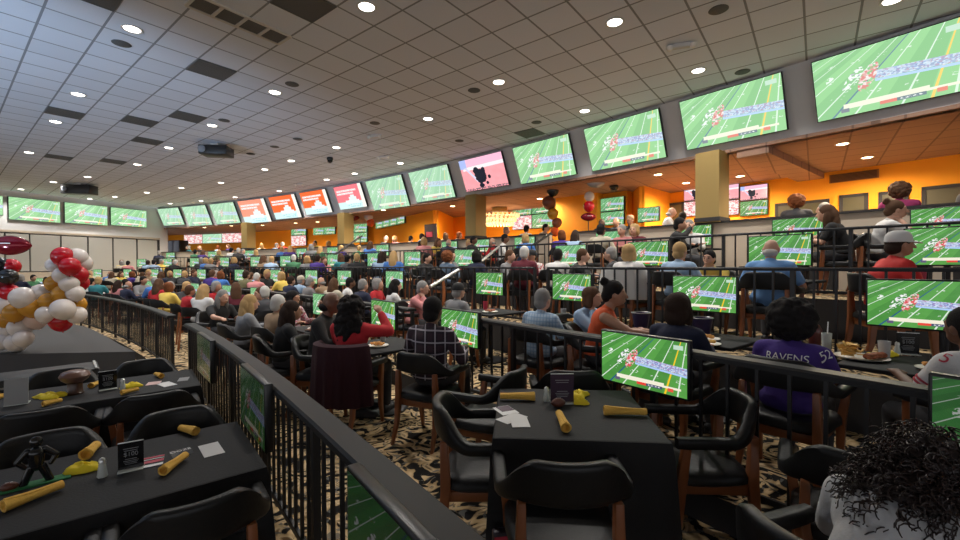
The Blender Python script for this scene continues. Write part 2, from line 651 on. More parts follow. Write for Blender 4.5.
ORD = ['first', 'second', 'third', 'fourth', 'fifth', 'sixth', 'seventh', 'eighth', 'ninth', 'tenth', 'eleventh', 'twelfth', 'thirteenth',
       'fourteenth', 'fifteenth', 'sixteenth', 'seventeenth', 'eighteenth', 'nineteenth', 'twentieth', 'twenty-first', 'twenty-second',
       'twenty-third', 'twenty-fourth', 'twenty-fifth', 'twenty-sixth', 'twenty-seventh', 'twenty-eighth', 'twenty-ninth', 'thirtieth',
       'thirty-first', 'thirty-second', 'thirty-third', 'thirty-fourth', 'thirty-fifth', 'thirty-sixth', 'thirty-seventh', 'thirty-eighth',
       'thirty-ninth', 'fortieth', 'forty-first', 'forty-second', 'forty-third', 'forty-fourth', 'forty-fifth', 'forty-sixth', 'forty-seventh']


def text_mesh(txt, size, extr=.0006):
    cu = bpy.data.curves.new('lettering', 'FONT')
    cu.body = txt
    cu.size = size
    cu.align_x = 'CENTER'
    cu.align_y = 'CENTER'
    cu.extrude = extr
    o = bpy.data.objects.new('lettering', cu)
    COL.objects.link(o)
    dg = bpy.context.evaluated_depsgraph_get()
    me = bpy.data.meshes.new_from_object(o.evaluated_get(dg))
    bpy.data.objects.remove(o)
    return me


# ------------------------------------------------------------------ structure: floors, ceiling, walls
def ring_sheet(name, o0, o1, z, m, riser=None, a0=A0, a1=A1, n=60, down=False, thick=0.):
    b = MB()
    vs, fs = [], []
    for i in range(n + 1):
        a = a0 + (a1 - a0) * i / n
        p, q = pol(a, o0), pol(a, o1)
        vs += [(p[0], p[1], z - (riser or thick)), (p[0], p[1], z), (q[0], q[1], z), (q[0], q[1], z - thick if thick else z - .02)]
    for i in range(n):
        k = 4 * i
        for j in range(4):
            fs.append((k + j, k + (j + 1) % 4, k + 4 + (j + 1) % 4, k + 4 + j))
    fs.append((0, 3, 2, 1))
    fs.append((4 * n, 4 * n + 1, 4 * n + 2, 4 * n + 3))
    b.add(vs, fs)
    o = b.build(name, m)
    if riser and name.startswith('floor'):
        o.data.materials.append(DARKW)  # dark risers: the shade under the tiers put into their colour
        for i in range(n):
            o.data.polygons[4 * i].material_index = 1
    return struct(o)


ring_sheet('floor', -32, -8.3, TIER['L'], CARPET, .1)
ring_sheet('floor_tier', -8.33, -6.1, TIER['A'], CARPET, .17)
ring_sheet('floor_tier', -6.13, -4.1, TIER['B'], CARPET, .22)
ring_sheet('floor_tier', -4.13, -2.1, TIER['C'], CARPET, .52)
ring_sheet('floor_tier', -2.13, .25, TIER['D'], CARPET, .52)
ring_sheet('floor_concourse', .2, 5.2, TIER['E'], CARPET, .42, a1=A2)
ring_sheet('ceiling', -40, .02, ZC + .06, CEIL, .06, n=80, thick=.06)
ring_sheet('ceiling_lower', .40, 5.2, ZS + .06, SOFF, .06, n=80, thick=.06, a1=A2)

# sloping band that carries the big screens: from the main ceiling edge out and down to the lower ceiling
TOPZ, BOTZ, BACK = ZC - .03, ZS, .47
b = MB()
vs, fs = [], []
n = 80
for i in range(n + 1):
    a = A0 + (A1 - A0) * i / n
    for off, z in ((.02, ZC + .02), (.02 + BACK, BOTZ), (.02 + BACK + .10, BOTZ), (.25, ZC + .02)):
        p = pol(a, off)
        vs.append((p[0], p[1], z))
for i in range(n):
    k = 4 * i
    for j in range(4):
        fs.append((k + j, k + (j + 1) % 4, k + 4 + (j + 1) % 4, k + 4 + j))
b.add(vs, fs)
struct(b.build('wall_band', GREYW))

# parapet of the concourse with dark cap, split at the stair opening
def arc_wall(name, o0, o1, z0, z1, m, xa=None, xb=None, a0=None, a1=None, n=24, parent=None):
    if a0 is None:
        a0, a1 = ang_of(spot(xa, o0)), ang_of(spot(xb, o0))
    b = MB()
    rings = []
    for i in range(n + 1):
        a = a0 + (a1 - a0) * i / n
        p, q = pol(a, o0), pol(a, o1)
        rings.append([(p[0], p[1], z0), (p[0], p[1], z1), (q[0], q[1], z1), (q[0], q[1], z0)])
    b.rings(rings)
    return b.build(name, m, parent)


aS1, aS2 = ang_of(spot(579, .2)), ang_of(spot(549, .2))
struct(arc_wall('wall_parapet', .2, .34, TIER['D'] - .3, 2.47, BEIGE, a0=A0 + .08, a1=aS1))
struct(arc_wall('wall_parapet', .2, .34, TIER['D'] - .3, 2.47, BEIGE, a0=aS2, a1=A1))
struct(arc_wall('trim_1', .15, .39, 2.47, 2.51, DARKW, a0=A0 + .08, a1=aS1))
struct(arc_wall('trim_2', .15, .39, 2.47, 2.51, DARKW, a0=aS2, a1=A1))
struct(arc_wall('wall_back', 4.4, 4.6, TIER['E'] - .1, ZS + .02, ORANGE, a0=A0 + .08, a1=A2, n=60))


def slab(name, p, q, th, z0, z1, m):
    """upright wall from plan point p to q"""
    d = Vector((q[0] - p[0], q[1] - p[1], 0))
    M = Matrix.Rotation(math.atan2(d.y, d.x), 3, 'Z')
    c = ((p[0] + q[0]) / 2, (p[1] + q[1]) / 2, (z0 + z1) / 2)
    return MB().box(c, (d.length, th, z1 - z0), M).build(name, m)


wl0, wl1, wl2, wl3 = pol(A1 + .002, -22), pol(A1 + .002, .62), pol(A2, .3), pol(A2, 4.6)
struct(slab('wall_left', wl0, wl1, .1, TIER['L'] - .05, ZC + .02, GREYW))
struct(slab('wall_end', wl2, wl3, .1, TIER['E'] - .1, ZS + .02, BEIGE))

# white panels low on the stage-side wall
WANG = math.atan2(wl1[1] - wl0[1], wl1[0] - wl0[0])
wn = Vector((math.sin(WANG), -math.cos(WANG), 0))          # into the room


def on_wall(px, into=.05):
    """point on the stage-side wall seen in picture column px"""
    dx = (px - 480) / 428
    ux, uy = math.cos(WANG), math.sin(WANG)
    s0 = (wl0[0] + wn.x * into, wl0[1] + wn.y * into)
    det = dx * (-uy) + ux
    t = (s0[0] * (-uy) + s0[1] * ux) / det
    return Vector((dx * t, t, 0))


p, q = on_wall(-120, .06), on_wall(160, .06)
struct(slab('trim_5', p, q, .02, 1.42, 3.22, DARKW))
edges = [-120, -85, -50, -22, 5, 30, 61, 88, 113, 137, 158]
for i in range(len(edges) - 1):
    p, q = on_wall(edges[i] + .9, .10), on_wall(edges[i + 1] - .9, .10)
    o = slab('wall_panel', p, q, .07, 1.45, 3.18, PANELW)
    struct(o)
p, q = on_wall(-120, .12), on_wall(160, .12)
struct(slab('trim_3', p, q, .12, .9, 1.4, BEIGE))
p, q = on_wall(-120, .10), on_wall(160, .10)
struct(slab('trim_4', p, q, .10, 3.24, 3.34, BEIGE))

# columns standing on the parapet line
for i, px in enumerate((711, 475, 345, 248)):
    a = ang_of(spot(px, .27))
    p = pol(a, .32)
    M = Matrix.Rotation(a, 3, 'Z')
    c = MB().box((p[0], p[1], (2.51 + ZS) / 2), (.5, .46, ZS - 2.51 + .04), M).build('column', OLIVE)
    struct(c)
    c2 = MB().box((p[0], p[1], 2.55), (.54, .5, .08), M).build('column_foot', DARKW, c)

# orange volumes that stand out from the back wall
def block(name, pxa, pxb, o0, o1, m):
    return struct(arc_wall(name, o0, o1, TIER['E'] - .05, ZS + .02, m, a0=ang_of(spot(pxa, o0)), a1=ang_of(spot(pxb, o0)), n=8))


block('wall_pier', 597, 556, 2.6, 4.4, ORANGE)
block('wall_pier', 627, 598, 2.95, 4.4, ORANGE)
struct(slab('wall_spur', spot(376, 4.4), spot(436, 1.9), .2, TIER['E'] - .05, ZS + .02, ORANGE))
struct(slab('wall_spur', spot(436, 1.9), spot(452, 4.4), .2, TIER['E'] - .05, ZS + .02, ORANGE))
struct(slab('wall_spur', spot(628, 4.4), spot(642, 2.6), .15, TIER['E'] - .05, ZS + .02, ORANGE))
struct(slab('wall_spur', spot(642, 2.6), spot(668, 4.4), .15, TIER['E'] - .05, ZS + .02, ORANGE))
# bulkhead under the lower ceiling
p, q = ceil_pt(752, 150, ZS), ceil_pt(816, 179, ZS)
struct(slab('ceiling_bulkhead', p, q, .55, ZS - .14, ZS, SOFF))


# framed openings in the orange wall
def on_back(px, into=.03):
    return spot(px, 4.4 - into)


def wall_frame(p, q, z0, z1, th=.06, name='window_1', inner=None, fw=.07):
    d = Vector((q[0] - p[0], q[1] - p[1], 0))
    L = d.length
    M = Matrix.Rotation(math.atan2(d.y, d.x), 3, 'Z')
    c = Vector(((p[0] + q[0]) / 2, (p[1] + q[1]) / 2, 0))
    x = d.normalized()
    b = MB()
    for s in (-1, 1):
        b.box(c + x * s * (L / 2 - fw / 2) + Vector((0, 0, (z0 + z1) / 2)), (fw, th, z1 - z0), M)
    for z in (z0 + fw / 2, z1 - fw / 2):
        b.box(c + Vector((0, 0, z)), (L, th, fw), M)
    o = struct(b.build(name, DARKW))
    MB().box(c + Vector((0, 0, (z0 + z1) / 2)), (L - fw, th * .4, z1 - z0 - fw), M).build('pane', inner, o)
    return o


PANE = mat('dull_window_pane', (.085, .075, .04), .3)
for i, (xa, xb, yt) in enumerate(((775, 829, 203), (839, 868, 196), (878, 908, 193), (921, 975, 187), (664, 684, 204))):
    p, q = on_back(xa), on_back(xb)
    zt = EYE + (264.5 - yt) * (p[1] + q[1]) / 2 / 428
    wall_frame(p, q, 1.75, zt, name='window_%d' % (i + 1), inner=PANE)

# ------------------------------------------------------------------ screens
TVM = {}


def tv_meshes(w, h, th=.05, bz=.014):
    key = (w, h, th)
    if key in TVM:
        return TVM[key]
    body = MB().box((0, 0, 0), (w, th, h)).mesh('housing', bevel=min(.008, th * .2))
    me = bpy.data.meshes.new('screen')
    a, c = w / 2 - bz, h / 2 - bz
    y = -th / 2 - .001
    me.from_pydata([(-a, y, -c), (a, y, -c), (a, y, c), (-a, y, c)], [], [(0, 1, 2, 3)])
    quad_uv(me)
    br = MB().box((0, th / 2 + .03, -.02), (w * .3, .07, h * .35)).mesh('bracket')
    TVM[key] = (body, me, br)
    return TVM[key]


def tv(name, label, loc, yaw, w, h, screen, group=None, tilt=0., bracket=True, cat='television', th=.05):
    """front faces local -Y"""
    t = thing(name, label, cat, loc, 0, group)
    t.rotation_euler = (Matrix.Rotation(yaw, 4, 'Z') @ Matrix.Rotation(tilt, 4, 'X')).to_euler()
    bo, sc, br = tv_meshes(w, h, th)
    mk('housing', bo, TVPLAST, t)
    mk('screen', sc, screen, t)
    if bracket:
        mk('wall_bracket', br, BLACKM, t)
    return t


# the fourteen big screens of the sloping band: (px of the top corners, content)
BIG = [((159, 180), FB_FAR), ((183.5, 207), FB_FAR), ((211, 235), FB_FAR), ((239, 265.5), AD_L), ((270, 296), AD_O), ((301, 327), AD_O),
       ((335, 362), AD_P), ((367, 403), FB_FAR), ((410, 449), FB_FAR), ((460, 503), REPLAY), ((514, 570), FB_BIG), ((585, 660), FB_BIG),
       ((680, 782), FB_BIG), ((811, 972), FB_BIG)]
WHATS = ['pale green football', 'pale green football', 'pale green football', 'pale orange advert', 'bright orange advert', 'bright orange advert',
         'pink advert', 'pale green football', 'pale green football', 'pink replay with dark figures', 'green football', 'green football',
         'green football', 'green football']
TILT = -math.atan2(BACK, TOPZ - BOTZ)
for i, ((xa, xb), m) in enumerate(BIG):
    p, q = spot(xa, 0), spot(xb, 0)
    w = math.hypot(p[0] - q[0], p[1] - q[1])
    h = w * 9 / 16
    am = ang_of(((p[0] + q[0]) / 2, (p[1] + q[1]) / 2))
    L = math.hypot(BACK, TOPZ - BOTZ)
    k = (h / 2 + .03) / L
    cpt = pol(am, BACK * k - .055)
    z = TOPZ - (TOPZ - BOTZ) * k - .015
    tv('video_screen', 'large %s screen on sloping band, %s along from the white-panelled wall' % (WHATS[i], ORD[i]),
       (cpt[0], cpt[1], z), am - PI / 2, w, h, m, 'screens along the sloping band', tilt=-TILT, bracket=True, cat='screen', th=.07)
# screens high on the stage-side wall
for i, (xa, xb) in enumerate(((-95, -52), (-48, 4), (9, 61), (65, 108), (111, 147))):
    if i == 0:
        continue
    p, q = on_wall(xa, .12), on_wall(xb, .12)
    w = (p - q).length
    c = (p + q) / 2
    tv('video_screen', 'large football screen high above the white wall panels, %s in from the sloping band corner' % ORD[4 - i],
       (c.x, c.y, 4.88 - w * 9 / 32 - (4 - i) * .015), WANG, w, w * 9 / 16 * (1. if i < 4 else .97), FB_BIG if i < 3 else FB_BIG, 'screens over the white panels', cat='screen', th=.08)

# small televisions hung along the railings
def rail_tv(px, off, z, label, w=.68, h=.39, m=FB_TV, group=None, tilt=0.):
    p = spot(px, off)
    a = ang_of(p)
    return tv('television', label, (p[0], p[1], z), a - PI / 2, w, h, m, group, tilt)


def lab_row(lst, fmt):
    return [(px, fmt % ORD[k]) for k, px in enumerate(sorted(lst))]


ROWA = [40, 85, 120, 150, 195, 228, 257, 322, 384, 460, 643]
for px, l in lab_row(ROWA, 'flat television on the near railing past the square table, %s from the stage'):
    rail_tv(px, -6.1 - .075, .97, l, m=FB_TV if px > 360 else FB_MID, group='televisions on the near railing')
ROWB = [98, 128, 155, 178, 202, 240, 276, 312, 345, 395, 490, 572, 704, 925]
for px, l in lab_row(ROWB, 'flat television on the middle railing behind the purple jersey, %s from the white-panelled wall'):
    rail_tv(px, -4.1 - .10, 1.335, l, m=FB_TV if px > 470 else FB_MID, group='televisions on the middle railing')
ROWC = [142, 168, 195, 225, 256, 286, 334, 375, 413, 465, 571, 648, 779, 952]
for px, l in lab_row(ROWC, 'flat television on the upper railing, %s from the white-panelled wall'):
    rail_tv(px, -2.1 - .10, 1.83, l, .74, .42, FB_TV if px > 640 else FB_MID, 'televisions on the upper railing')
ROWD = [171, 213, 250, 302, 333, 383, 450, 481, 525, 610, 693, 797, 947]
for px, l in lab_row(ROWD, 'flat television against the beige parapet, %s from the white-panelled wall'):
    rail_tv(px, .2 - .09, 2.24, l, .76, .43, FB_TV if px > 660 else FB_MID, 'televisions on the parapet')
for px, l in ((205, 'dim television on the railing at the end of the farther black cloth table'),
              (254, 'dim television on the railing at the end of the table with the white card'),
              (396, 'dim television low on the railing nearest the camera, cut off below')):
    p = spot(px, -8.335)
    a = ang_of(p)
    tv('television', l, (p[0], p[1], .715), a - PI / 2, .74, .43, FB_DIM, 'televisions behind the stage-side railing', tilt=0)

# video wall and menu screens on the concourse walls
for cidx, (xa, xb) in enumerate(((684, 711.3), (712, 739.3), (740, 768))):
    for r in range(2):
        p, q = on_back(xa, .06), on_back(xb, .06)
        w = math.hypot(p[0] - q[0], p[1] - q[1])
        d = (p[1] + q[1]) / 2
        zt = EYE + (264.5 - (186.5 if r == 0 else 202)) * d / 428
        c = ((p[0] + q[0]) / 2, (p[1] + q[1]) / 2)
        h = 15 * d / 428
        row = ('upper', 'lower')[r]
        tv('television', '%s video wall screen with %s on the orange wall, %s past the ochre column' % (row, ['pink replay', ['pink menu', 'pink menu', 'green football'][cidx]][r], ORD[cidx]),
           (c[0], c[1], zt - h / 2), ang_of(c) - PI / 2, w, h, REPLAY if r == 0 else (MENU if cidx < 2 else FB_TV), 'video wall beyond the column', bracket=False, th=.05)


def wall_tvs(p, q, ncol, nrow, ytop, ybot, m, label, group):
    d0 = Vector((q[0] - p[0], q[1] - p[1], 0))
    yaw = math.atan2(d0.y, d0.x)
    dm = (p[1] + q[1]) / 2
    zt, zb = EYE + (264.5 - ytop) * dm / 428, EYE + (264.5 - ybot) * dm / 428
    w, h = d0.length / ncol, (zt - zb) / nrow
    k = 0
    for r in range(nrow):
        for c in range(ncol):
            s = Vector((p[0], p[1], 0)) + d0 * ((c + .5) / ncol)
            mm = m[k] if isinstance(m, list) else m
            tv('television', label % ORD[k], (s.x, s.y, zt - h * (r + .5)), yaw, w - .012, h - .012, mm, group, bracket=False, th=.09)
            k += 1


wall_tvs(spot(513, 4.27), spot(554, 4.27), 2, 2, 201, 229, [FB_MID, FB_MID, MENU, FB_MID], 'screen of the square video wall beside the orange pier, %s in reading order', 'square video wall')
wall_tvs(spot(601, 2.85), spot(625, 2.85), 1, 2, 198, 226, FB_MID, 'screen of the stacked pair beyond the football balloon, %s from the top', 'stacked pair of screens')
pa, pb = Vector((*spot(376, 4.4), 0)), Vector((*spot(436, 1.9), 0))
sn = Vector(((pb - pa).y, -(pb - pa).x, 0)).normalized() * .16
pa, pb = pa + sn, pb + sn
wall_tvs(pa.lerp(pb, .08), pa.lerp(pb, .62), 4, 1, 215, 226, FB_MID, 'small screen in the strip of four on the orange spur wall, %s from the corner', 'strip of four screens')
wall_tvs(spot(638, 2.50), spot(660, 2.50), 1, 1, 208, 223, FB_MID, 'single bluish screen on the orange spur beyond the stacked pair, %s only', None)
wall_tvs(spot(185, 4.27), spot(243, 4.27), 3, 1, 232.5, 242, [MENU, FB_FAR, MENU], 'menu screen over the far counter by the white-panelled wall, %s along', 'menu strip over the far counter')
wall_tvs(spot(292, 4.27), spot(307, 4.27), 1, 2, 224, 245, [FB_MID, MENU], 'screen between the far columns above the pale counter, %s from the top', 'far column screens')
wall_tvs(spot(314, 4.27), spot(336, 4.27), 2, 1, 225, 234, FB_MID, 'small paired screen beside the ochre far column, %s along', 'paired far screens')
wall_tvs(spot(353, 3.9), spot(368, 3.9), 1, 2, 222, 242, FB_MID, 'screen behind the red and white balloons, %s from the top', 'screens behind the balloons')


# ------------------------------------------------------------------ railings
BALM = {}


def railing(name, label, off, z0, ztop, xa=None, xb=None, a0=None, a1=None, capw=.13, caph=.04, gap=.16, group=None, post_every=9):
    if a0 is None:
        a0, a1 = ang_of(spot(xa, off)), ang_of(spot(xb, off))
    R = RB + off
    L = (a1 - a0) * R
    pm = pol((a0 + a1) / 2, off)
    t = thing(name, label, 'railing', (pm[0], pm[1], z0), 0, group)

    def rel(a, o, z):
        p = pol(a, o)
        return (p[0] - pm[0], p[1] - pm[1], z - z0)
    ns = max(6, int(L * 2))
    def arcbar(w, zl, zh, nm, m, bev=0.):
        rings = []
        for i in range(ns + 1):
            a = a0 + (a1 - a0) * i / ns
            rings.append([rel(a, off - w / 2, zl), rel(a, off - w / 2, zh - bev), rel(a, off - w / 2 + bev, zh), rel(a, off + w / 2 - bev, zh), rel(a, off + w / 2, zh - bev), rel(a, off + w / 2, zl)])
        o = MB().rings(rings).build(nm, m, t)
        return o
    arcbar(capw, ztop - caph, ztop, 'rail_cap', RAILCAP, min(.012, capw / 4))
    arcbar(.028, z0 + .07, z0 + .105, 'bottom_bar', BLACKM, .004)
    nb = min(100, int(L / gap))
    hb = ztop - caph - (z0 + .09)
    key = (round(hb, 3),)
    if key not in BALM:
        BALM[key] = (MB().box((0, 0, hb / 2), (.018, .018, hb)).mesh('baluster'), MB().box((0, 0, hb / 2 + .045), (.04, .04, hb + .09)).mesh('post'))
    for i in range(nb + 1):
        a = a0 + (a1 - a0) * (i + .0) / nb
        post = i % post_every == 0 or i == nb
        o = mk('post' if post else 'baluster', BALM[key][1 if post else 0], BLACKM, t)
        q = rel(a, off, z0 + (0 if post else .09))
        o.location = q
        o.rotation_euler = (0, 0, a)
    return t


aL0 = ang_of((.55, .55))
railing('railing', 'black railing with wide cap beside the two cloth-covered tables', -8.24, TIER['A'], .90, a0=ang_of((.62, .48)), a1=ang_of(spot(189, -8.24)), gap=.125, group='stage side railings')
railing('railing', 'curved black railing bordering the stage, beyond the gap in the rails', -8.24, TIER['A'], .90, xa=171.5, xb=80, gap=.14, group='stage side railings')
railing('railing', 'black railing with wide cap running past the square table and purple jersey', -6.1, TIER['B'], 1.09, a0=ang_of((2.9, .62)), a1=ang_of(spot(430, -6.1)), group='near railings')
railing('railing', 'black railing behind the red-sweater crowd, far stretch of the near railing', -6.1, TIER['B'], 1.09, xa=412, xb=160, gap=.22, group='near railings')
for i, (xa, xb, g) in enumerate(((1050, 548, .16), (535, 300, .16), (296, 150, .26))):
    railing('railing', 'thin black middle railing, %s stretch from the white cap man towards the stage' % ORD[i], -4.1, TIER['C'], 1.62, xa=xa, xb=xb, capw=.05, caph=.035, gap=g, group='middle railings')
for i, (xa, xb, g) in enumerate(((1050, 580, .16), (566, 300, .18), (296, 156, .30))):
    railing('railing', 'thin black upper railing below the parapet, %s stretch towards the stage' % ORD[i], -2.1, TIER['D'], 2.1, xa=xa, xb=xb, capw=.05, caph=.035, gap=g, group='upper railings')

# handrails of the aisle stairs
def handrail(label, pa, za, pb, zb, m, r=.024, floor_a=0., floor_b=0.):
    a, c = Vector((*pa, za)), Vector((*pb, zb))
    t = thing('stair_handrail', label, 'handrail', (pa[0], pa[1], floor_a))
    o = Vector((pa[0], pa[1], floor_a))
    MB().tube([a - o, c - o], r, 10).build('handrail_tube', m, t, True)
    for k, (s, fl) in enumerate(((.06, floor_a), (.94, floor_b))):
        p = a.lerp(c, s)
        MB().tube([(p.x - o.x, p.y - o.y, fl - o.z), p - o], .018, 8).build('post', BLACKM, t, True)


handrail('silver stair handrail rising to the middle railing behind the pink shirt', spot(430, -5.0), EYE - 22 * spot(430, -5.0)[1] / 428, spot(459, -4.25), EYE - 5 * spot(459, -4.25)[1] / 428, STEEL, .03, TIER['B'], TIER['B'])
handrail('silver stair handrail rising to the upper railing near the stacked television', spot(481, -3.2), EYE + 3 * spot(481, -3.2)[1] / 428, spot(499, -2.25), EYE + 17.5 * spot(499, -2.25)[1] / 428, STEEL, .03, TIER['C'], TIER['C'])
handrail('black stair handrail rising to the concourse opening', spot(513, -1.6), EYE + 6 * spot(513, -1.6)[1] / 428, spot(551, .05), EYE + 31 * spot(551, .05)[1] / 428, RAILCAP, .035, TIER['D'], TIER['D'])
handrail('black stair handrail on the far stairs under the balloon cluster', spot(335, -1.6), EYE + 11 * spot(335, -1.6)[1] / 428, spot(362, .05), EYE + 29 * spot(362, .05)[1] / 428, RAILCAP, .04, TIER['D'], TIER['D'])

# ------------------------------------------------------------------ chairs
def chair_path(a):
    """horseshoe in plan, a in [-1,1]; back of the chair is -Y"""
    if abs(a) < .62:
        th = a / .62 * math.radians(78)
        return Vector((.285 * math.sin(th), -.02 - .245 * math.cos(th), 0)), abs(a) / .62
    s = (abs(a) - .62) / .38
    x = .279 + .006 * s
    return Vector((math.copysign(x, a), -.071 + .30 * s, 0)), 1 + s


def pad_ring(a):
    c, k = chair_path(a)
    e = 1e-3
    d = (chair_path(min(1, a + e))[0] - chair_path(max(-1, a - e))[0]).normalized()
    nrm = Vector((-d.y, d.x, 0))
    s = min(1., max(0., (k - .36) / .62))
    s = s * s * (3 - 2 * s)
    zt, zb = .865 + (.700 - .865) * s, .675 + (.638 - .675) * s
    th = .026 + .006 * s
    if k > 1.85:
        th *= .8
    out = []
    nn = 14
    for j in range(nn):
        q = 2 * PI * j / nn
        cx, cz = math.cos(q), math.sin(q)
        ex = math.copysign(abs(cx) ** .55, cx) * th * (1.25 if cz > .6 and s < .5 else 1)
        ez = math.copysign(abs(cz) ** .55, cz) * (zt - zb) / 2
        lean = -.10 * ((zt + zb) / 2 + ez - .65) * (1 - s)
        out.append(c + nrm * ex + Vector((0, lean, (zt + zb) / 2 + ez)))
    return out


def make_chair():
    t = thing('armchair', 'chair', 'chair')
    seat = MB()
    rings = []
    for z, k in ((.405, .92), (.42, 1.), (.455, 1.), (.475, .93), (.482, .7), (.484, .2)):
        ring = []
        for j in range(28):
            q = 2 * PI * j / 28
            cx, sy = math.cos(q), math.sin(q)
            x = math.copysign(abs(cx) ** .45, cx) * .245 * k
            y = math.copysign(abs(sy) ** .45, sy) * .24 * k
            ring.append((x * (1 + .06 * (y > 0)), y + .01, z))
        rings.append(ring)
    seat.rings(rings).build('seat', VINYL, t, True)
    MB().box((0, .01, .375), (.42, .42, .06)).build('seat_frame', WOOD, t, bevel=.006)
    MB().rings([pad_ring(-.66 + 1.32 * i / 30) for i in range(31)]).build('backrest', VINYL, t, True)
    for s in (-1, 1):
        MB().rings([pad_ring(s * (.655 + .345 * i / 12)) for i in range(13)]).build('armrest', VINYL, t, True)

        def legm(pts, w):
            rings = []
            for p, k in zip(pts, w):
                rings.append([(p[0] + a * k, p[1] + b_ * k * 1.2, p[2]) for a, b_ in ((-1, -1), (1, -1), (1, 1), (-1, 1))])
            return MB().rings(rings)
        legm([(s * .235, .235, 0), (s * .235, .205, .2), (s * .24, .19, .42), (s * .275, .17, .66)], [.013, .019, .024, .018]).build('leg', WOOD, t, bevel=.004)
        legm([(s * .215, -.30, 0), (s * .21, -.235, .2), (s * .205, -.215, .42), (s * .20, -.225, .68), ], [.013, .019, .024, .018]).build('leg', WOOD, t, bevel=.004)
    return t


chair_src = make_chair()
chair_used = [False]
CH_VERT = None


def chair(x, y, z, rz, label, group=None):
    if not chair_used[0]:
        chair_used[0] = True
        chair_src.location = (x, y, z)
        chair_src.rotation_euler = (0, 0, rz)
        return tag(chair_src, label, None, group)
    return dup(chair_src, (x, y, z), rz, label, group)


# distant chair: a single small mesh
def far_chair_mesh():
    b = MB()
    b.box((0, .01, .44), (.46, .46, .09))
    b.rings([[tuple(p) for p in pad_ring(-1 + 2 * i / 14)][::2] for i in range(15)])
    k0 = len(b.f)
    for s in (-1, 1):
        b.tube([(s * .235, .235, 0), (s * .27, .17, .66)], .02, 5)
        b.tube([(s * .215, -.29, 0), (s * .2, -.225, .68)], .02, 5)
    me = b.mesh('far_armchair', True)
    me.materials.append(VINYL)
    me.materials.append(WOOD)
    for i, p in enumerate(me.polygons):
        p.material_index = 1 if i >= k0 else 0
    return me


FARCH = far_chair_mesh()


def far_chair(x, y, z, rz, label, group=None):
    o = bpy.data.objects.new('armchair', FARCH)
    COL.objects.link(o)
    o.location = (x, y, z)
    o.rotation_euler = (0, 0, rz)
    return tag(o, label, 'chair', group)


# ------------------------------------------------------------------ tables
def cloth_mesh(w, d, h, drop, seed=0, nx=14, corner=.03):
    """cloth over a w x d top at height h, hanging drop, with soft folds"""
    rnd = random.Random(seed)
    b = MB()
    per = []
    for i in range(nx):
        per.append((-w / 2 + w * i / nx, -d / 2, 0, -1))
    for i in range(nx):
        per.append((w / 2, -d / 2 + d * i / nx, 1, 0))
    for i in range(nx):
        per.append((w / 2 - w * i / nx, d / 2, 0, 1))
    for i in range(nx):
        per.append((-w / 2, d / 2 - d * i / nx, -1, 0))
    n = len(per)
    ph = rnd.random() * 6
    rings = [[(x * .98, y * .98, h + .006) for x, y, _, _ in per], [(x, y, h + .003) for x, y, _, _ in per]]
    for s in (.12, .4, .7, 1.):
        ring = []
        for i, (x, y, a, c) in enumerate(per):
            k = i / nx % 1
            dc = min(k, 1 - k)
            wv = math.sin(i * 1.9 + ph) * .010 + math.sin(i * .83 + ph * 2) * .012
            out = .012 + s * (.018 + wv) + (corner * s if dc < 1.2 / nx else 0)
            l = math.hypot(x, y)
            ax, ay = (a, c) if dc > .01 else (x / abs(x) * .7, y / abs(y) * .7)
            extra = .10 * drop * s * (1 if dc < .6 / nx else 0)
            ring.append((x + ax * out, y + ay * out, h - s * drop - extra + .004 * math.sin(i)))
        rings.append(ring)
    b.rings(rings, cap=False)
    vs = b.v
    b.f.append(tuple(range(n)))
    me = b.mesh('tablecloth', True)
    return me


def table(x, y, z, rz, w, d, label, cloth_label, drop=.30, seed=0, group=None, h=.75):
    t = thing('dining_table', label, 'table', (x, y, z), rz, group)
    MB().box((0, 0, h - .02), (w - .01, d - .01, .035)).build('tabletop', WOOD, t)
    MB().lathe([(.04, .03), (.04, h - .04)], 12).build('pedestal', BLACKM, t, True)
    MB().lathe([(.27, 0), (.27, .02), (.05, .045)], 20).build('pedestal_base', BLACKM, t, True)
    c = mk('tablecloth', cloth_mesh(w, d, h, drop, seed), CLOTH)
    c.location = (x, y, z)
    c.rotation_euler = (0, 0, rz)
    tag(c, cloth_label, 'tablecloth')
    return t


def facing(fx, fy):
    return math.atan2(fy, fx) - PI / 2


# the square table in front
TX, TY, TR = .55, 2.62, math.radians(-5)
table(TX, TY, 0, TR, .90, .90, 'square table under the black cloth with three napkin rolls', 'black cloth hanging to the floor over the square table', .66, 3, h=.755)
chair(.37, 1.98, 0, math.radians(-1), 'black armchair with its back to the camera, pushed in at the square table')
chair(.02, 2.56, 0, math.radians(-90), 'black armchair at the square table beside the white cards, facing the cloth')
chair(1.33, 2.62, 0, math.radians(86), 'black armchair at the square table under the television, facing the napkin rolls')
chair(.06, 3.40, 0, math.radians(62), 'empty black armchair turned sideways behind the square table, near the plaid shirt')
chair(.72, 3.46, 0, math.radians(-4), 'black armchair tucked behind the sign on the square table')
chair(1.76, 1.98, 0, math.radians(-37), 'empty black armchair beside the purple jersey rail, in front of the curly-haired person')

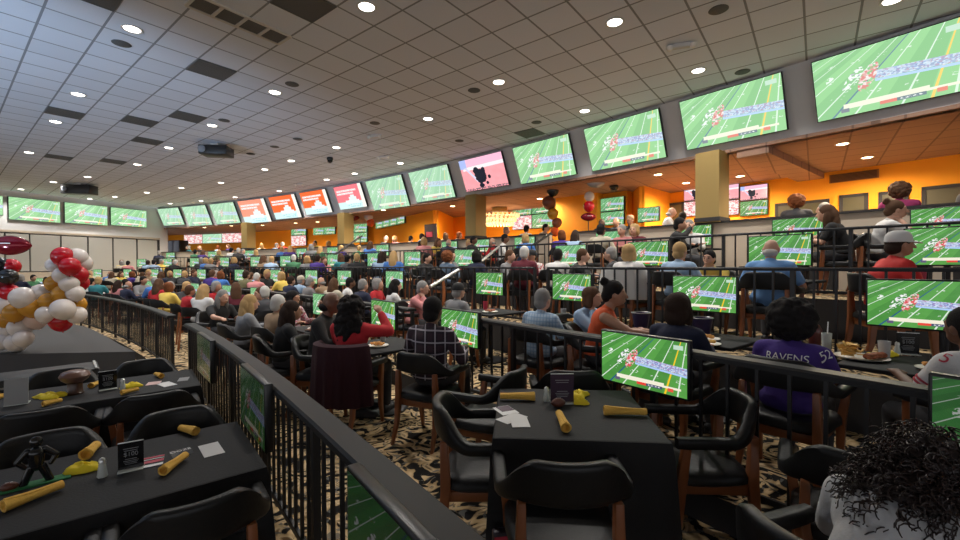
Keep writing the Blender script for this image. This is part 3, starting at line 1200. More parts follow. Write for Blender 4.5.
# long tables on the stage side, square to the railing
FA = Vector((-.78, -.63, 0)).normalized()      # along, away from the rail
FBv = Vector((-FA.y, FA.x, 0)) * -1             # across, towards the far end
LZ = TIER['L']
LROT = math.atan2(FA.y, FA.x)
c1 = Vector((-1.42, 2.60, 0)) + FA * 1.0 - FBv * .045
table(c1.x, c1.y, LZ, LROT, 2.0, .85, 'long table at the railing with the hundred dollar sign', 'black cloth over the long table with the hundred dollar sign', .45, 5)
c2 = Vector((-2.72, 4.08, 0)) + FA * 1.05
table(c2.x, c2.y, LZ, LROT, 2.1, .76, 'farther long table at the railing, with yellow cloths on it', 'black cloth over the farther long table with yellow cloths', .45, 6)
E1 = Vector((-1.42, 2.60, 0))                    # middle of the rail end of each table
E2 = Vector((-2.72, 4.08, 0))
fA, fB = facing(FBv.x, FBv.y), facing(-FBv.x, -FBv.y)
for e, al, ac, rz, l in ((E1, .34, -.60, fA, 'black armchair on the camera side of the sign table, near the railing'),
                         (E1, .96, -.64, fA, 'black armchair on the camera side of the sign table, far from the railing'),
                         (E1, .32, .28, fB, 'black armchair across the sign table, behind the rolled napkin and white card'),
                         (E1, .93, .28, fB, 'black armchair across the sign table, behind the green football stand'),
                         (E2, .34, -.62, fA, 'black armchair on the camera side of the farther table, beside the railing'),
                         (E2, .95, -.60, fA, 'black armchair on the camera side of the farther table, below the yellow cloth'),
                         (E2, .38, .36, fB, 'black armchair across the farther table, behind the white papers'),
                         (E2, .98, .36, fB, 'black armchair across the farther table, behind the brown helmet')):
    p = e + FA * al + FBv * ac
    chair(p.x, p.y, LZ, rz, l)


# ------------------------------------------------------------------ things on the tables
def napkin_roll(label, loc, rz, L=.20, r=.024, tilt=0.):
    """rolled napkin with the open end showing its layers"""
    b = MB()
    rings = []
    n = 16
    for i in range(9):
        s = i / 8
        rr = r * (.74 + .30 * s - .10 * math.sin(PI * s))
        rings.append([((s - .5) * L, rr * math.cos(2 * PI * k / n) * (1 + .05 * math.sin(k * 2.1)), r * .98 + rr * .92 * math.sin(2 * PI * k / n)) for k in range(n)])
    for dx, k_ in ((.0, .72), (-.02, .62), (-.035, .1)):
        rings.append([(L / 2 + dx, r * 1.0 * k_ * math.cos(2 * PI * k / n), r * .98 + r * .94 * k_ * math.sin(2 * PI * k / n)) for k in range(n)])
    b.rings(rings)
    o = b.build('napkin_roll', NAPKIN, None, True)
    o.location = loc
    o.rotation_euler = (0, tilt, rz)
    tag(o, label, 'napkin', None)
    # loose folded edge along the roll
    fl = MB()
    for k in range(3):
        fl.tube([(-L * .42, r * (.2 - .25 * k), r * (1.5 - .1 * k)), (L * .1, r * (.38 - .22 * k), r * 1.66), (L * .48, r * (.1 - .1 * k), r * 1.92)], r * .16, 6)
    fl.build('folded_edge', NAPKIN, o, True)
    return o


def card(name, label, loc, rz, w, d, m, cat='card', th=.0015):
    o = MB().box((0, 0, th / 2), (w, d, th)).build(name, m)
    o.location = loc
    o.rotation_euler = (0, 0, rz)
    return tag(o, label, cat)


def letters(txt, size, m, parent, loc, rot=(0, 0, 0), name='lettering'):
    o = mk(name, text_mesh(txt, size), m, parent)
    o.location = loc
    o.rotation_euler = rot
    return o


def shaker(label, loc):
    t = thing('salt_shaker', label, 'shaker', loc)
    MB().lathe([(.021, 0), (.022, .004), (.015, .055), (.014, .07)], 8).build('glass_body', GLASS, t, True)
    MB().lathe([(.0155, .068), (.0155, .078), (.012, .09), (.004, .096)], 14).build('lid', PEWTER, t, True)
    return t


def sign_stand(label, loc, rz, w=.13, h=.18, big='$100', m=None):
    t = thing('sign_holder', label, 'sign', loc, rz)
    MB().box((0, 0, .004), (w, .07, .006)).build('foot', GLASS, t, bevel=.002)
    p = MB().box((0, .006, h / 2 + .006), (w, .006, h)).build('panel', m or ACRYL, t)
    if big:
        letters(big, h * .22, PRINTG, p, (0, .0022, h * .60), (PI / 2, 0, 0))
    for k, (s, z) in enumerate(((.05, .82), (.045, .74), (.05, .42), (.04, .35), (.04, .29), (.04, .23))):
        MB().box((0, .0025, h * z), (w * (.6 - .07 * (k % 3)), .0008, h * s * .45)).build('print_line', PRINTG, p)
    MB().box((0, .006, h + .008), (w, .0065, .004)).build('edge', STEEL, t)
    return t


def pennant(label, loc, rz, seed=0, s=1.):
    """crumpled bright cloth pennant lying in a heap"""
    rnd = random.Random(seed)
    b = MB()
    n, rings = 18, []
    ph = [rnd.random() * 6 for _ in range(4)]
    for j, (rr, z) in enumerate(((1., .002), (1.04, .010), (.85, .026), (.6, .036), (.35, .032), (.08, .044))):
        ring = []
        for k in range(n):
            a = 2 * PI * k / n
            q = rr * (1 + .22 * math.sin(3 * a + ph[0]) + .12 * math.sin(5 * a + ph[1]))
            ring.append((q * .085 * s * math.cos(a), q * .055 * s * math.sin(a), max(.001, z + (.008 * math.sin(4 * a + ph[2] + j)) * (j > 1))))
        rings.append(ring)
    b.rings(rings)
    o = b.build('yellow_cloth', PENNANT, None, True)
    o.location = loc
    o.rotation_euler = (0, 0, rz)
    return tag(o, label, 'cloth')


GREENP = mat('green_turf_print', (.02, .16, .05), .8, bump=(300, .4))


def mini_ball(label, loc, rz, s=.10, m=None, pale=False):
    t = thing('toy_football', label, 'football', loc, rz)
    b = MB()
    rings = []
    for i in range(13):
        u = -1 + 2 * i / 12
        r = .58 * s * .5 * (max(0, 1 - u * u)) ** .75 + .0006
        rings.append([(u * s / 2, r * math.cos(2 * PI * k / 16), s * .29 + r * math.sin(2 * PI * k / 16)) for k in range(16)])
    b.rings(rings).build('ball', m or LEATHERB, t, True)
    MB().box((0, 0, s * .58), (s * .35, s * .02, s * .012)).build('lacing', WHITEP, t)
    return t


ZT = .755 + .006
ct = Matrix.Translation((TX, TY, 0)) @ Matrix.Rotation(TR, 4, 'Z')


def onT(x, y):
    p = ct @ Vector((x, y, ZT))
    return (p.x, p.y, ZT)


def px_on(px, py, z):
    """point of the level plane z under picture position px, py"""
    d = (EYE - z) * 428 / (py - 264.5)
    return Vector(((px - 480) / 428 * d, d, z))


p = px_on(517, 401, ZT); napkin_roll('yellow napkin roll at the far corner of the square table, above the white cards', p, TR + .02, .23, .028)
p = px_on(562, 426, ZT); napkin_roll('yellow napkin roll pointing at the camera in the middle of the square table', p, TR - 1.50, .23, .028)
p = px_on(625, 417, ZT); napkin_roll('yellow napkin roll on the television side of the square table', p, TR + PI - .02, .245, .028)
p = px_on(519, 423, ZT); card('paper_card', 'white card lying on top of another on the square table', p + Vector((0, 0, .003)), TR + .12, .10, .17, PAPER)
p = px_on(511, 419, ZT); card('paper_card', 'white card half under another on the square table, turned askew', p, TR - .75, .10, .17, PAPER)
p = px_on(505, 411, ZT)
cc = card('leaflet', 'dark purple and white leaflet beside the white cards', p, TR + .5, .11, .15, WHITEP, 'leaflet')
MB().box((.01, .025, .002), (.085, .09, .0012)).build('printed_picture', mat('dark_purple_print', (.06, .02, .05), .5), cc)
p = px_on(546, 402, ZT); shaker('clear salt shaker beside the sign on the square table', p)
p = px_on(562, 404, ZT); sign_stand('black upright sign on the square table, among yellow cloths', p, TR + .1, .15, .18, '', mat('dark_violet_card', (.05, .03, .05), .2))
p = px_on(577, 398, ZT); pennant('yellow cloth heaped behind the sign on the square table', p, .6, 3, 1.0)
p = px_on(580, 405, ZT); pennant('small yellow cloth at the foot of the sign on the square table', p, -.5, 8, .55)
p = px_on(558, 408, ZT); mini_ball('small brown football lying before the sign on the square table', p, TR + .3, .10)
# fallen bag below the near chair: a red and white printed packet
pk = thing('snack_packet', 'red and white printed packet hanging below the near armchair of the square table', 'packet', (.10, 2.10, 0), .2)
MB().box((0, 0, .18), (.09, .05, .34)).build('packet_body', mat('dark_packet', (.03, .02, .03), .4), pk, bevel=.01)
MB().box((0, -.026, .30), (.085, .004, .06)).build('red_label', RED, pk)
MB().box((0, -.026, .12), (.085, .004, .06)).build('white_label', WHITEP, pk)

# stage-side table with the sign
ZL = LZ + .75 + .006
p = px_on(186, 433, ZL); napkin_roll('yellow napkin roll by the white card on the sign table', p, -.42, .15, .027)
p = px_on(172, 467, ZL); napkin_roll('yellow napkin roll lying across the red leaflet on the sign table', p, -1.50, .18, .027)
p = px_on(30, 500, ZL); napkin_roll('long yellow napkin roll in front of the green football stand', p, -1.95, .20, .028)
p = px_on(88, 454, ZL); napkin_roll('yellow napkin roll standing behind the yellow cloth on the sign table', p, -1.15, .14, .032)
p = px_on(80, 470, ZL); pennant('yellow cloth heaped beside the salt shaker on the sign table', p, .2, 4, .85)
p = px_on(99, 476, ZL); shaker('clear salt shaker beside the yellow cloth on the sign table', p)
p = px_on(128, 469, ZL); sign_stand('black sign reading $100 on the long table by the railing', p, LROT + PI - .1, .105, .135)
p = px_on(209, 449, ZL); card('paper_card', 'square white card near the railing end of the sign table', p, LROT + .05, .10, .20, PAPER)
p = px_on(150, 461, ZL)
cc = card('leaflet', 'red and white leaflet next to the $100 sign', p, LROT + PI - .1, .10, .17, ACRYL, 'leaflet')
for y, s, m in ((.06, .022, RED), (.035, .008, WHITEP), (.0, .035, RED), (-.055, .028, WHITEP)):
    MB().box((0, y, .0019), (.095, s, .0008)).build('printed_band', m, cc)
p = px_on(179, 452, ZL)
cc = card('leaflet', 'black leaflet with white letters under a yellow napkin roll', p, LROT + PI + .1, .10, .12, ACRYL, 'leaflet')
letters('OOZE', .036, WHITEP, cc, (0, .03, .002))
p = px_on(33, 483, ZL)
bs = thing('football_stand', 'black cut-out football player standing on a green base', 'centrepiece', p, LROT + PI + .05)
MB().box((0, 0, .004), (.24, .07, .008)).build('green_base', GREENP, bs, bevel=.002)
fg = MB()
fg.cone((-.045, 0, .01), .016, (-.018, 0, .085), .018).cone((.045, 0, .01), .016, (.018, 0, .085), .018).cone((0, 0, .09), .026, (0, 0, .15), .032)
fg.cone((-.03, 0, .165), .014, (-.065, 0, .12), .012).cone((-.065, 0, .12), .012, (-.04, 0, .09), .010)
fg.cone((.03, 0, .165), .014, (.07, 0, .125), .012).cone((.07, 0, .125), .012, (.05, 0, .09), .010).ell((0, 0, .205), (.024, .022, .027))
fg.build('player_figure', ACRYL, bs, True)
p = px_on(5, 490, ZL); mini_ball('small red-brown football beside the green stand', p, .6, .07)

# farther table
p = px_on(157, 376, ZL); napkin_roll('yellow napkin roll behind the papers on the farther table', p, -.6, .14, .024)
p = px_on(93, 385, ZL); napkin_roll('yellow napkin roll beside the small sign on the farther table', p, -1.3, .12, .024)
p = px_on(130, 386, ZL); pennant('yellow cloth beside the shaker on the farther table', p, .9, 5, .8)
p = px_on(128, 392, ZL); napkin_roll('yellow napkin roll poking out under the yellow cloth, farther table', p, -2.0, .12, .022)
p = px_on(48, 396, ZL); pennant('yellow cloth by the white menu on the farther table', p, .1, 6, 1.15)
p = px_on(50, 403, ZL); napkin_roll('yellow napkin roll under the yellow cloth by the white menu', p, -1.9, .11, .022)
p = px_on(2, 396, ZL); napkin_roll('yellow napkin roll at the cut-off end of the farther table', p, -1.7, .11, .022)
p = px_on(121, 388, ZL); shaker('clear salt shaker next to the small sign on the farther table', p)
p = px_on(106, 388, ZL); sign_stand('small black sign reading $100 on the farther table', p, LROT + PI + .1, .12, .15)
p = px_on(165, 383, ZL); card('paper_card', 'white card on the farther table under the rolled napkin', p, LROT + .3, .10, .18, PAPER)
p = px_on(152, 382, ZL); card('paper_card', 'pale pink card beside the white one, farther table', p, LROT - .2, .10, .12, mat('pale_pink_paper', (.62, .42, .40), .8))
p = px_on(182, 378, ZL); card('paper_card', 'grey card at the railing end of the farther table', p, LROT - .2, .08, .14, mat('grey_card', (.30, .30, .30), .8))
p = px_on(14, 403, ZL)
mn = thing('menu_card', 'grey upright menu card on the farther table', 'menu', p, LROT + PI - .05)
MB().box((0, .0, .10), (.13, .008, .20), Matrix.Rotation(-.12, 3, 'X')).build('menu_sheet', mat('grey_card', (.30, .30, .30), .8), mn)
MB().box((0, .02, .004), (.13, .08, .006)).build('foot', GLASS, mn)
p = px_on(73, 392, ZL)
hm = thing('helmet_centrepiece', 'brown round helmet bowl on a pedestal, farther table', 'centrepiece', p, 0)
MB().lathe([(.055, 0), (.058, .01), (.05, .02), (.048, .09), (.06, .10)], 20).build('pedestal', mat('dark_brown_plastic', (.06, .025, .015), .3), hm, True)
MB().lathe([(.06, .10), (.085, .12), (.10, .15), (.085, .18), (.045, .195), (.01, .192)], 24).build('shell', mat('brown_helmet', (.14, .07, .05), .3), hm, True)

# black trimmed bench at the edge of the stage, behind the farther table
p = px_on(0, 392, LZ + .45)
bd = Vector((95 - 0, 0, 0))
st0, st1 = px_on(-30, 376, LZ + .70), px_on(97, 361, LZ + .70)
dd = (st1 - st0)
sm = thing('stage_step_unit', 'black folding step unit with silver edges standing before the stage', 'step unit', ((st0.x + st1.x) / 2, (st0.y + st1.y) / 2, LZ), math.atan2(dd.y, dd.x))
Ls = dd.length
MB().box((0, 0, .34), (Ls, .5, .68)).build('step_body', mat('dull_black_panel', (.012, .012, .012), .6), sm, bevel=.01)
MB().box((0, -.255, .60), (Ls, .015, .018)).build('silver_edge', STEEL, sm)
MB().box((Ls / 2 - .03, -.02, .69), (.02, .5, .012)).build('silver_edge', STEEL, sm)

# ------------------------------------------------------------------ stage
zs = .22
sp = [(-6.1, 7.55), (-5.65, 7.45)]
spts = []
for px in (134, 118, 105, 92, 84):
    spts.append(spot(px, -8.62))
front0, front1 = px_on(-60, 353, zs), px_on(134, 350, zs)
poly = [(front0.x, front0.y)] + [(front1.x, front1.y)] + spts[1:] + [(-16, 14.5), (-18, 9)]
b = MB()
nv = len(poly)
b.add([(x, y, LZ) for x, y in poly] + [(x, y, zs) for x, y in poly], [tuple(range(nv - 1, -1, -1)), tuple(range(nv, 2 * nv))] + [(i, (i + 1) % nv, nv + (i + 1) % nv, nv + i) for i in range(nv)])
struct(b.build('floor_stage', STAGE))

# ------------------------------------------------------------------ balloons
BALM2 = {}
BCOL = dict(red=(.42, .004, .012), white=(.62, .56, .52), gold=(.50, .23, .02), black=(.010, .010, .011), pale=(.58, .44, .38), maroon=(.16, .004, .012), silver=(.35, .34, .33), brown=(.20, .06, .03), orange=(.7, .10, .02))


def balloon(label, px, py, rpx, d, color, shape='round', group='balloon garland on the stage', tiltv=0.):
    key = (color, shape)
    if key not in BALM2:
        if shape == 'round':
            bb = MB()
            rings = []
            for i in range(15):
                a = -PI / 2 + .05 + (PI - .07) * i / 14
                z = math.sin(a)
                r = math.cos(a) * (1 if z > 0 else 1 - .12 * z * z)
                z = z if z > 0 else z * 1.13
                rings.append([(r * math.cos(2 * PI * k / 20), r * math.sin(2 * PI * k / 20), z) for k in range(20)])
            me = bb.rings(rings).mesh('balloon', True)
            kn = MB().lathe([(.05, -1.10), (.09, -1.22), (.02, -1.2)], 8).mesh('knot', True)
        else:
            bb = MB()
            rings = []
            for i in range(15):
                u = -1 + 2 * i / 14
                r = .52 * max(0, 1 - u * u) ** .7 + .004
                rings.append([(u, r * math.cos(2 * PI * k / 20) * .7, r * math.sin(2 * PI * k / 20)) for k in range(20)])
            me = bb.rings(rings).mesh('foil_balloon', True)
            kn = None
        m = mat(color + ('_foil' if shape != 'round' else '') + '_balloon', BCOL[color], .12 if shape != 'round' else .22, .3 if shape != 'round' else 0.)
        BALM2[key] = (me, kn, m)
    me, kn, m = BALM2[key]
    o = mk('balloon', me, m)
    z = EYE + (264.5 - py) * d / 428
    o.location = ((px - 480) / 428 * d, d, z)
    r = rpx * d / 428
    o.scale = (r, r, r)
    o.rotation_euler = (random.uniform(-.5, .5) if shape == 'round' else 0, tiltv, random.uniform(-.4, .4))
    tag(o, label, 'balloon', group)
    if kn is not None:
        mk('knot', kn, m, o)
    else:
        MB().box((0, -.35, .1), (.5, .03, .04)).build('lacing', WHITEP, o)
    return o


GAR = [(22, 295, 10, 'white', -.25), (4, 302, 9, 'white', 0), (31, 304, 10.5, 'gold', -.1), (14, 310, 9, 'gold', -.15), (5, 317, 8, 'gold', 0),
       (41, 291, 9, 'white', 0), (49, 299, 8.5, 'gold', -.1), (45, 312, 8, 'white', -.2), (61, 291, 7.5, 'gold', -.15), (62, 307, 10, 'white', -.3),
       (60, 319, 9.5, 'red', 0), (76, 302, 8, 'gold', .1), (76, 312.5, 8, 'white', 0), (75, 291, 7.5, 'white', -.1), (79, 281, 8, 'red', .15),
       (69, 281, 8, 'white', -.15), (54, 281, 7.5, 'gold', 0), (62, 273, 7.5, 'white', -.2), (77.5, 272.5, 8.5, 'red', 0), (70, 264, 8.5, 'red', -.2),
       (82, 261, 8.5, 'white', .2), (63, 254, 9, 'red', -.1), (77.5, 255, 8.5, 'white', .1), (54, 262.5, 6.5, 'white', 0), (19, 325, 9.5, 'white', 0),
       (34, 317, 9.5, 'pale', .1), (8, 328, 8, 'white', .1), (3, 339, 7.5, 'white', 0), (22, 336, 8, 'white', -.1), (15, 346, 9, 'white', 0),
       (0, 263, 8, 'black', 0), (8, 274, 7.5, 'black', -.1), (11, 264, 7.5, 'red', .1), (3, 280, 8, 'maroon', 0), (9, 290, 8, 'red', 0), (-3, 292, 9, 'maroon', 0), (-2, 272, 8, 'red', .1)]
cnt = {}
for px, py, r, colr, dz in sorted(GAR, key=lambda g: (g[1], g[0])):
    k = cnt.get(colr, 0)
    cnt[colr] = k + 1
    nm = {'pale': 'blush'}.get(colr, colr)
    balloon('%s balloon of the stage garland, %s %s one from the top' % (nm, ORD[k], nm), px, min(py, 349 - r), r * 1.03, 7.2 + dz * .8, colr)
balloon('large dark red foil football balloon floating above the garland', 10, 243, 18.5, 7.0, 'maroon', 'foil')
g = 'balloon clusters at the concourse'
d1 = spot(552, 1.2)[1]
balloon('black balloon on top of the bunch beside the square video wall', 553, 191, 6, d1, 'black', group=g)
balloon('brown basketball-like balloon below the black one', 549, 203, 6.5, d1, 'brown', group=g)
balloon('gold balloon between the two brown ones', 553, 214, 5.5, d1, 'gold', group=g)
balloon('brown balloon below the gold one of the bunch', 557, 223, 5, d1, 'brown', group=g)
balloon('orange-red balloon at the foot of the bunch', 555, 232, 4.5, d1, 'orange', group=g)
d1 = spot(589, 1.0)[1]
balloon('silver and black foil balloon under the lower ceiling by the orange pier', 596, 184, 9, d1, 'silver', 'foil', group=g)
balloon('white balloon under the silver foil one', 589.5, 197, 5, d1, 'white', group=g)
balloon('red balloon between white and football balloons on the pier', 589, 207, 5.5, d1, 'red', group=g)
balloon('dark football foil balloon below the red balloon on the pier', 588.5, 217.5, 8, d1, 'maroon', 'foil', group=g)
d1 = spot(352, 1.0)[1]
balloon('dark foil balloon near the strip of four screens', 354, 217, 6, d1, 'maroon', 'foil', group=g)
balloon('white balloon near the strip of four screens', 369, 216, 4.5, d1, 'white', group=g)
balloon('red balloon hanging lowest near the far column', 351, 226, 3.5, d1, 'red', group=g)
balloon('orange-red balloon beside the white one at the far concourse', 371, 222, 4, d1, 'orange', group=g)
# stands that hold the two bunches on the concourse
for px, zt in ((552, 230), (588.5, 222)):
    p = spot(px, 1.2 if px < 570 else 1.0)
    t = thing('balloon_stand', 'dark stand under the balloon bunch %s' % ('beside the square video wall' if px < 570 else 'at the orange pier'), 'stand', (p[0], p[1], TIER['E']))
    top = EYE + (264.5 - zt) * p[1] / 428 - TIER['E']
    MB().lathe([(.16, 0), (.16, .02), (.02, .03)], 16).build('base', BLACKM, t, True)
    MB().tube([(0, 0, .02), (0, 0, top + .1)], .012, 8).build('pole', BLACKM, t, True)

# ------------------------------------------------------------------ ceiling fixtures
LENS = emis('downlight_lens', (1., .94, .84), 9.)
LENSW = emis('warm_downlight_lens', (1., .78, .48), 14.)
TRIM = mat('white_trim_ring', (.6, .58, .55), .5)
GRILLE = mat('dark_grey_grille', (.10, .10, .10), .7, bump=(150, .6))
dl_ring = MB().lathe([(.075, .0), (.105, .0), (.108, -.008), (.10, -.014), (.085, -.010)], 24, cap=False).mesh('trim_ring', True)
dl_lens = MB().lathe([(.082, -.002), (.080, -.008), (.001, -.009)], 24).mesh('lens', True)


def downlight(px, py, z, label, energy, m, color, group, scale=1.):
    x, y = ceil_pt(px, py, z)
    t = thing('ceiling_downlight', label, 'ceiling light', (x, y, z), 0, group)
    mk('trim_ring', dl_ring, TRIM, t)
    mk('lens', dl_lens, m, t)
    t.scale = (scale, scale, 1)
    lamp('downlight_glow', 'SPOT', (0, 0, -.03), energy, color, t, spot_size=math.radians(125 if z > 4.5 else 168), spot_blend=.7, shadow_soft_size=.09)


DL = [(135.7, 28.7), (81, 93), (58, 120), (214, 124.5), (368.7, 8), (276.7, 92), (429, 119), (615, 24.5), (698, 72.5), (499.5, 83), (585, 112), (890.7, 4),
      (31, 150.5), (170.5, 146.5), (139, 163), (89, 175), (55, 180), (22.5, 187), (148, 191), (182.5, 186.5), (222, 181.5), (116, 195), (91, 197),
      (236, 196), (202, 199.5), (171, 202), (337.5, 147), (292.5, 160), (266, 168.5), (401, 163), (355.5, 173), (327.5, 179), (280, 190)]
DLL = {}
for k, q in enumerate(sorted(DL, key=lambda q: ceil_pt(q[0], q[1], ZC)[1])):
    DLL[q] = 'round lit downlight in the tiled ceiling, %s in distance from the camera' % ORD[k]
for q in DL:
    downlight(q[0], q[1], ZC, DLL[q], DOWN_E, LENS, (1., .95, .89), 'downlights in the tiled ceiling', 1.25)
SL = [(841.7, 146), (866.7, 159.5), (798, 174), (740, 177.5), (658, 175.5), (686, 184), (613, 194), (453, 206), (384, 209.5), (296, 222), (318, 221), (263, 224), (205, 226), (232, 224.5), (540, 199)]
for k, q in enumerate(sorted(SL, key=lambda q: -q[0])):
    downlight(q[0], q[1], ZS, 'warm round downlight in the lower concourse ceiling, %s from the framed windows' % ORD[k], SOFFIT_E, LENSW, (1., .82, .60), 'downlights of the lower ceiling', 1.1)

for k, (px, py) in enumerate(sorted([(125, 43), (226, 119.5), (294, 84), (475, 91), (376, 123), (718, 12.5), (537, 123), (742, 74), (460, 141), (299, 138.5), (276, 146), (252, 153)], key=lambda q: q[0])):
    x, y = ceil_pt(px, py, ZC)
    o = MB().lathe([(.001, 0), (.12, 0), (.125, -.006), (.115, -.012), (.001, -.012)], 24).build('ceiling_speaker', GRILLE, None, True)
    o.location = (x, y, ZC)
    tag(o, 'round grey speaker grille in the tiled ceiling, %s counting away from the white-panelled wall' % ORD[k], 'speaker', 'ceiling speakers')


def tile_at(px, py):
    x, y = ceil_pt(px, py, ZC)
    u = (x * .618 + y * .786 - .329) / .6062
    v = (x * -.786 + y * .618 - 3.823) / .6127
    u, v = math.floor(u) + .5, math.floor(v) + .5
    U, V = u * .6062 + .329, v * .6127 + 3.823
    return (U * .618 - V * .786, U * .786 + V * .618)


TROT = math.atan2(.786, .618)
vb = MB()
vb.box((0, 0, -.006), (.57, .57, .012))
VENTM = vb.mesh('vent_panel')
fr = MB()
for s in (-1, 1):
    fr.box((s * .29, 0, -.008), (.02, .6, .016)).box((0, s * .29, -.008), (.56, .02, .016))
VENTF = fr.mesh('vent_frame')
for k, (px, py) in enumerate(sorted([(209, 69), (102, 3), (300, 8), (185, 116), (137, 121), (64, 113), (144, 141), (68, 157), (113, 159), (528, 132)], key=lambda q: q[0])):
    x, y = tile_at(px, py)
    t = thing('ceiling_vent', 'dark square air vent in the tiled ceiling, %s counting away from the white-panelled wall' % ORD[k], 'vent', (x, y, ZC), TROT, 'dark ceiling vents')
    mk('vent_panel', VENTM, GRILLE, t)
    mk('vent_frame', VENTF, GRILLE, t)
# the long slot diffuser with four dark openings
x0, y0 = ceil_pt(208, 6, ZC)
x1, y1 = ceil_pt(277, 36, ZC)
ld = math.hypot(x1 - x0, y1 - y0)
t = thing('slot_diffuser', 'long white-framed ceiling diffuser with four dark openings', 'vent', ((x0 + x1) / 2, (y0 + y1) / 2, ZC), math.atan2(y1 - y0, x1 - x0))
LL, WW = ld * 1.33, .36
b = MB()
for s in (-1, 1):
    b.box((0, s * WW / 2, -.01), (LL, .04, .02))
for i in range(5):
    b.box((-LL / 2 + LL * i / 4, 0, -.01), (.04, WW, .02))
b.build('frame', TRIM, t)
for i in range(4):
    MB().box((-LL / 2 + LL * (i + .5) / 4, 0, -.006), (LL / 4 - .05, WW - .05, .008)).build('opening', GRILLE, t)


def projector(px, py, pytop, label):
    x, y = ceil_pt(px, pytop, ZC)
    z = EYE + (264.5 - py) * y / 428
    k = y / 428
    t = thing('projector', label, 'projector', (x, y, z), .12)
    MB().box((0, 0, 0), (26 * k, .5, 9 * k)).build('housing', TVPLAST, t, bevel=.02)
    MB().lathe([(.001, .0), (.09, 0), (.10, .03), (.07, .05), (.001, .05)], 20).build('lens', mat('projector_lens', (.2, .22, .25), .08), t, True)
    t.children[-1].rotation_euler = (PI / 2, 0, 0)
    t.children[-1].location = (-9 * k, -.26, 0)
    MB().tube([(0, 0, 4 * k), (0, 0, ZC - z)], .03, 10).build('mount_pole', TRIM, t, True)
    MB().box((0, 0, 5.5 * k), (8 * k, .3, 2.5 * k)).build('mount_plate', TRIM, t, bevel=.01)


projector(218, 150.5, 142, 'black projector hanging from the ceiling, the larger in view')
projector(81, 188, 182, 'black projector hanging in front of the white-panelled wall screens')
x, y = ceil_pt(331, 157, ZC)
t = thing('dome_camera', 'small black dome camera hanging from the tiled ceiling', 'camera', (x, y, ZC))
MB().lathe([(.09, 0), (.10, -.05), (.085, -.09)], 18).build('mount', BLACKM, t, True)
MB().lathe([(.085, -.09), (.075, -.14), (.04, -.17), (.001, -.18)], 18).build('dome', ACRYL, t, True)
x, y = ceil_pt(614, 186.5, ZS)
t = thing('dome_camera', 'small black dome camera under the lower ceiling by the orange pier', 'camera', (x, y, ZS))
MB().lathe([(.12, 0), (.13, -.04), (.11, -.06)], 18).build('mount', BLACKM, t, True)
MB().lathe([(.11, -.06), (.09, -.12), (.04, -.15), (.001, -.155)], 18).build('dome', ACRYL, t, True)
for px, py, l in ((681, 46, 'white twin-head emergency light on the ceiling before the green screens'), (376, 135, 'small white twin-head emergency light on the ceiling, mid hall'), (384, 156, 'white twin-head emergency light near the pale green screens'), (300, 183, 'white twin-head emergency light above the orange adverts')):
    x, y = ceil_pt(px, py, ZC)
    t = thing('emergency_light', l, 'emergency light', (x, y, ZC), -.3)
    MB().box((0, 0, -.035), (.26, .09, .07)).build('case', TRIM, t, bevel=.012)
    for s in (-1, 1):
        MB().lathe([(.001, 0), (.05, 0), (.045, -.05), (.02, -.07), (.001, -.07)], 14).build('lamp_head', CREAM, t, True)
        t.children[-1].location = (s * .17, -.02, -.03)
x, y = spot(853, 4.38)
ang = ang_of((x, y))
t = thing('wall_vent', 'long dark louvred vent high on the orange wall', 'vent', (x, y, EYE + 86 * y / 428), ang - PI / 2)
MB().box((0, -.01, 0), (.9, .03, .20)).build('vent_frame', mat('orange_brown_metal', (.30, .11, .02), .6), t)
for i in range(6):
    MB().box((0, -.035, -.075 + .03 * i), (.84, .03, .012), Matrix.Rotation(.5, 3, 'X')).build('louvre', mat('brown_metal', (.10, .04, .012), .6), t)

# crystal chandelier glowing over the far bar
x, y = spot(500, 3.0)
t = thing('chandelier', 'wide glowing crystal chandelier beside the second ochre column', 'chandelier', (x, y, 3.38))
CRY = emis('lit_crystal', (1., .70, .34), 1.0)
kx = y / 428
MB().lathe([(.3, .30), (.3, .50)], 14).build('ceiling_rose', OLIVE, t, True)
for r in range(3):
    b = MB()
    R_ = (19 - 3.0 * r) * kx
    for i in range(26):
        a = 2 * PI * i / 26
        b.ell((R_ * math.cos(a), R_ * .7 * math.sin(a), .20 - .17 * r), (.045, .045, .085), 6, 4)
    b.build('crystal_tier', CRY, t, True)
    MB().tube([(R_ * math.cos(2 * PI * i / 26), R_ * .7 * math.sin(2 * PI * i / 26), .29 - .17 * r) for i in range(27)], .015, 6).build('tier_ring', STEEL, t, True)
lamp('chandelier_glow', 'POINT', (0, 0, -.25), 60, (1., .7, .38), t, shadow_soft_size=.3)

# dark cabinet at the far end by the white panels
p = spot(178, 1.9)
t = thing('cabinet', 'tall black cabinet beside the white wall panels at the far end', 'cabinet', (p[0], p[1], TIER['E']), ang_of(p) - PI / 2)
MB().box((0, 0, .85), (1.15, .6, 1.7)).build('body', TVPLAST, t, bevel=.02)
for s in (-1, 1):
    MB().box((s * .28, -.31, .85), (.53, .02, 1.6)).build('door', mat('dark_blue_gloss', (.012, .015, .03), .2), t, bevel=.005)
# poster board by the orange spur
p = spot(431, 1.2)
t = thing('poster_stand', 'dark poster board with white and red print by the orange spur wall', 'poster', (p[0], p[1], TIER['E']), ang_of(p) - PI / 2)
MB().box((0, 0, 1.15), (.66, .05, 1.0)).build('board', mat('dark_poster', (.03, .012, .012), .5), t)
MB().box((-.05, -.03, 1.25), (.35, .01, .2)).build('printed_block', RED, t)
MB().box((-.05, -.03, .92), (.28, .01, .12)).build('printed_block', WHITEP, t)
for s in (-1, 1):
    MB().box((s * .25, 0, .33), (.04, .04, .66)).build('leg', BLACKM, t)

